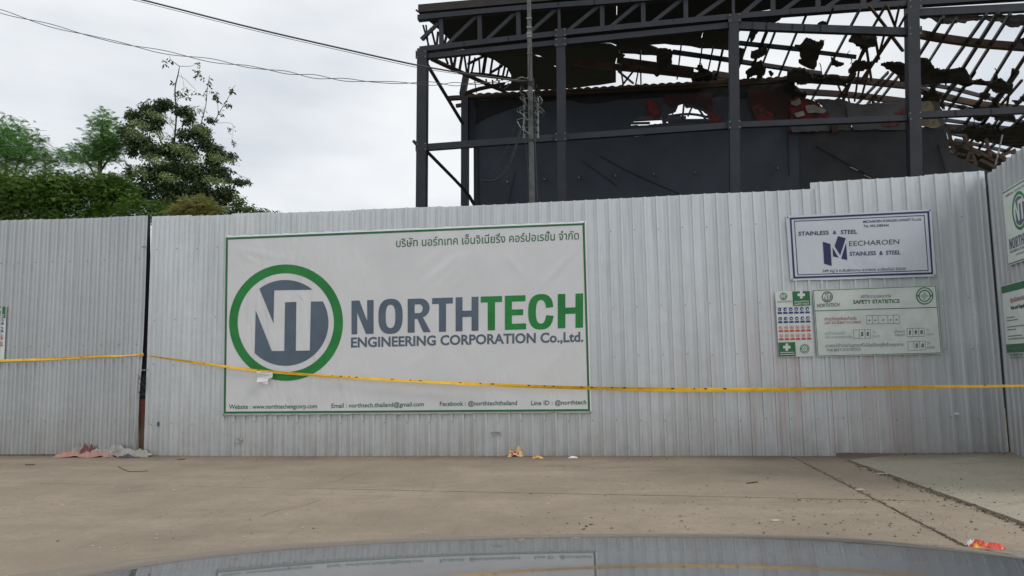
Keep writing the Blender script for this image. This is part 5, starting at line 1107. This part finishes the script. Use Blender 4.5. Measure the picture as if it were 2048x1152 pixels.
for q_, line in enumerate((((640, 1000), (600, 1012), (560, 1020), (520, 1032)), ((1120, 930), (1140, 936), (1165, 932), (1190, 938)))):
    P_ = smooth_pts([on_z(x, y, .0045) for x, y in line], 14); rn = random.Random(q_); v = []
    for i, p in enumerate(P_):
        t_ = (P_[min(i + 1, len(P_) - 1)] - P_[max(0, i - 1)]).normalized(); e_ = Vector((-t_.y, t_.x, 0)); w_ = .0035 * rn.uniform(.2, 1.3); p = p + e_ * rn.uniform(-.012, .012); v += [p + e_ * w_, p - e_ * w_]
    mesh_obj('surface_crack', v, [(2 * i, 2 * i + 1, 2 * i + 3, 2 * i + 2) for i in range(len(P_) - 1)], M['dirt'], pave)
o = scatter(800, lambda r: (r.uniform(-20, 2048), 925 + 185 * r.random() ** 1.2), .007, M['pebble'], 'pebble_chips', 6, False); tag(o, 'pale stone chips and specks scattered over the concrete', 'grit')
o = scatter(220, jl((1560, 998), (1860, 1001), 8, 3), .010, M['litter'], 'straw_bits', 17); tag(o, 'thin straw bits caught along the cross joint near the diagonal joint', 'straw')
o = scatter(160, lambda r: (r.gauss(1880, 60), r.gauss(985, 20)), .010, M['litter'], 'leaf_litter', 18); tag(o, 'patch of leaf crumbs between the diagonal joint and the pale slab', 'leaf litter')
o = scatter(300, jl((1690, 907), (2048, 912), 6, 3), .010, M['dirt'], 'corner_debris', 7, False); tag(o, 'dark dirt lying under the raised right end of the hoarding', 'debris')
o = scatter(350, lambda r: (r.uniform(-10, 290), 906 + r.random() ** 2 * 7), .009, M['dirt'], 'fence_foot_debris', 9, False); tag(o, 'dark debris along the foot of the left hoarding', 'debris')

# ------------------------------------------------------------------ car bonnet
car = thing('car', 'slate grey car bonnet mirroring the hoarding at the bottom of the photo', 'car', (.05, 1.0, 0))
CX = .055
def hz(x, y):                                   # bonnet height
    # slope grows towards the nose
    ys = [.3, .9, 1.09, 1.17, 1.35, 1.5, 1.6, 1.68, 1.76, 1.84, 1.90, 1.95]; sl_ = [.128, .131, .137, .146, .157, .178, .2206, .31, .46, .85, 1.7, 3.2]
    z = 1.235; yy = .3
    k = 0
    while yy < y - 1e-6:
        st_ = min(.01, y - yy); 
        while k < len(ys) - 2 and yy > ys[k + 1]: k += 1
        s = sl_[k] + (sl_[k + 1] - sl_[k]) * (yy - ys[k]) / (ys[k + 1] - ys[k]); z -= s * st_; yy += st_
    xx = x - CX; z -= .018 * xx * xx + .02 * abs(xx) ** 4
    cre = .70 - .10 * (y - .9)
    z += .006 / (1 + math.exp((abs(xx) - cre) * 38))
    return z
nx, ny = 72, 60; v = []
ycache = [.3 + (1.95 - .3) * (1 - (1 - j / ny) ** 1.25) for j in range(ny + 1)]
zb_ = {}
for j in range(ny + 1):
    z0_ = hz(CX, ycache[j])
    for i in range(nx + 1):
        xx = -.94 + 1.88 * i / nx; yn = ycache[j] - (.10 * xx * xx) * (j / ny)
        z = z0_ - .018 * xx * xx - .02 * abs(xx) ** 4 + .006 / (1 + math.exp((abs(xx) - (.70 - .1 * (yn - .9))) * 38)) - .006 / (1 + math.exp((0 - (.70 - .1 * (yn - .9))) * 38))
        v.append((CX + xx, yn, z))
f = [(j * (nx + 1) + i, j * (nx + 1) + i + 1, (j + 1) * (nx + 1) + i + 1, (j + 1) * (nx + 1) + i) for j in range(ny) for i in range(nx)]
bon = mesh_obj('bonnet', v, f, M['paint'], car, True)
for s_ in (-1, 1):                              # wings curving down to the wheel arches
    v = []; na = 12; nj = 30
    for j in range(nj + 1):
        y = ycache[j * 2]; yn = y - .10 * .88 * (j / nj); z0_ = hz(CX + .94, y)
        for i in range(na + 1):
            a = i / na * math.pi / 2; x = .946 + .09 * math.sin(a); z = z0_ - .004 - .12 * (1 - math.cos(a))
            v.append((CX + s_ * x, yn - .02 * i / na * j / nj, z))
        arch = .42 + max(0, .36 ** 2 - (yn - 1.15) ** 2) ** .5 * .9
        v.append((CX + s_ * 1.038, yn - .03 * j / nj, min(z0_ - .18, max(.32, arch if abs(yn - 1.15) < .36 else .32))))
    k = na + 2; f = [(j * k + i, j * k + i + 1, (j + 1) * k + i + 1, (j + 1) * k + i) for j in range(nj) for i in range(k - 1)]
    mesh_obj('wing', v, f, M['paint'], car, True)
    mb = MB(); c_ = Vector((CX + s_ * .86, 1.15, .33)); ring_ = lambda r, x: [c_ + Vector((x, r * math.cos(t), r * math.sin(t))) for t in [2 * math.pi * q / 28 for q in range(28)]]
    prof = [(.20, -.10), (.31, -.11), (.33, -.08), (.33, .08), (.31, .11), (.20, .10)]; vv = [p for r, x in prof for p in ring_(r, x)]
    mb.add(vv, [(a * 28 + q, a * 28 + (q + 1) % 28, (a + 1) * 28 + (q + 1) % 28, (a + 1) * 28 + q) for a in range(5) for q in range(28)]); wh_ = mb.build('wheel', M['rubber'], car, True)
    mb = MB(); vv = ring_(.20, s_ * .09) + ring_(.05, s_ * .10) + ring_(.05, s_ * .11); mb.add(vv, [(q, (q + 1) % 28, 28 + (q + 1) % 28, 28 + q) for q in range(28)] + [tuple(range(56, 84))]); rm = mb.build('rim', M['galv']); rm.parent = wh_
    mb = MB(); zt = hz(CX, 1.86) - .09; mb.box((CX + s_ * .66, 1.77, zt - .05), (.15, -.05 * s_, 0), (.02 * s_, .055, 0), (0, 0, .07)); o = mb.build('headlight', M['lamp'], car)
    bv = o.modifiers.new('b', 'BEVEL'); bv.width = .03; bv.segments = 3
mb = MB(); vv = []
for j, (z, dy) in enumerate(((.24, -.08), (.32, .02), (.50, .06), (.66, .03), (.74, -.02))):
    for i in range(25): x = -1.02 + 2.04 * i / 24; vv.append((CX + x, 1.92 + dy - .22 * x * x - .25 * max(0, abs(x) - .75), z))
mb.add(vv, [(j * 25 + i, j * 25 + i + 1, (j + 1) * 25 + i + 1, (j + 1) * 25 + i) for j in range(4) for i in range(24)]); mb.build('bumper', M['paint'], car, True)
for k in range(4):
    mb = MB(); mb.box((CX, 1.945, .60 - k * .045), (.42, 0, 0), (0, .04, 0), (0, 0, .012)); mb.build('grille_bar', M['plastic'], car)
mb = MB(); mb.box((CX, .26, 1.115), (.78, 0, 0), (0, .05, 0), (0, 0, .012)); mb.build('cowl', M['plastic'], car)
mb = MB(); mb.box((CX, 1.0, .42), (.60, 0, 0), (0, .72, 0), (0, 0, .13)); mb.build('underbody', M['plastic'], car)

S.render.film_transparent = False
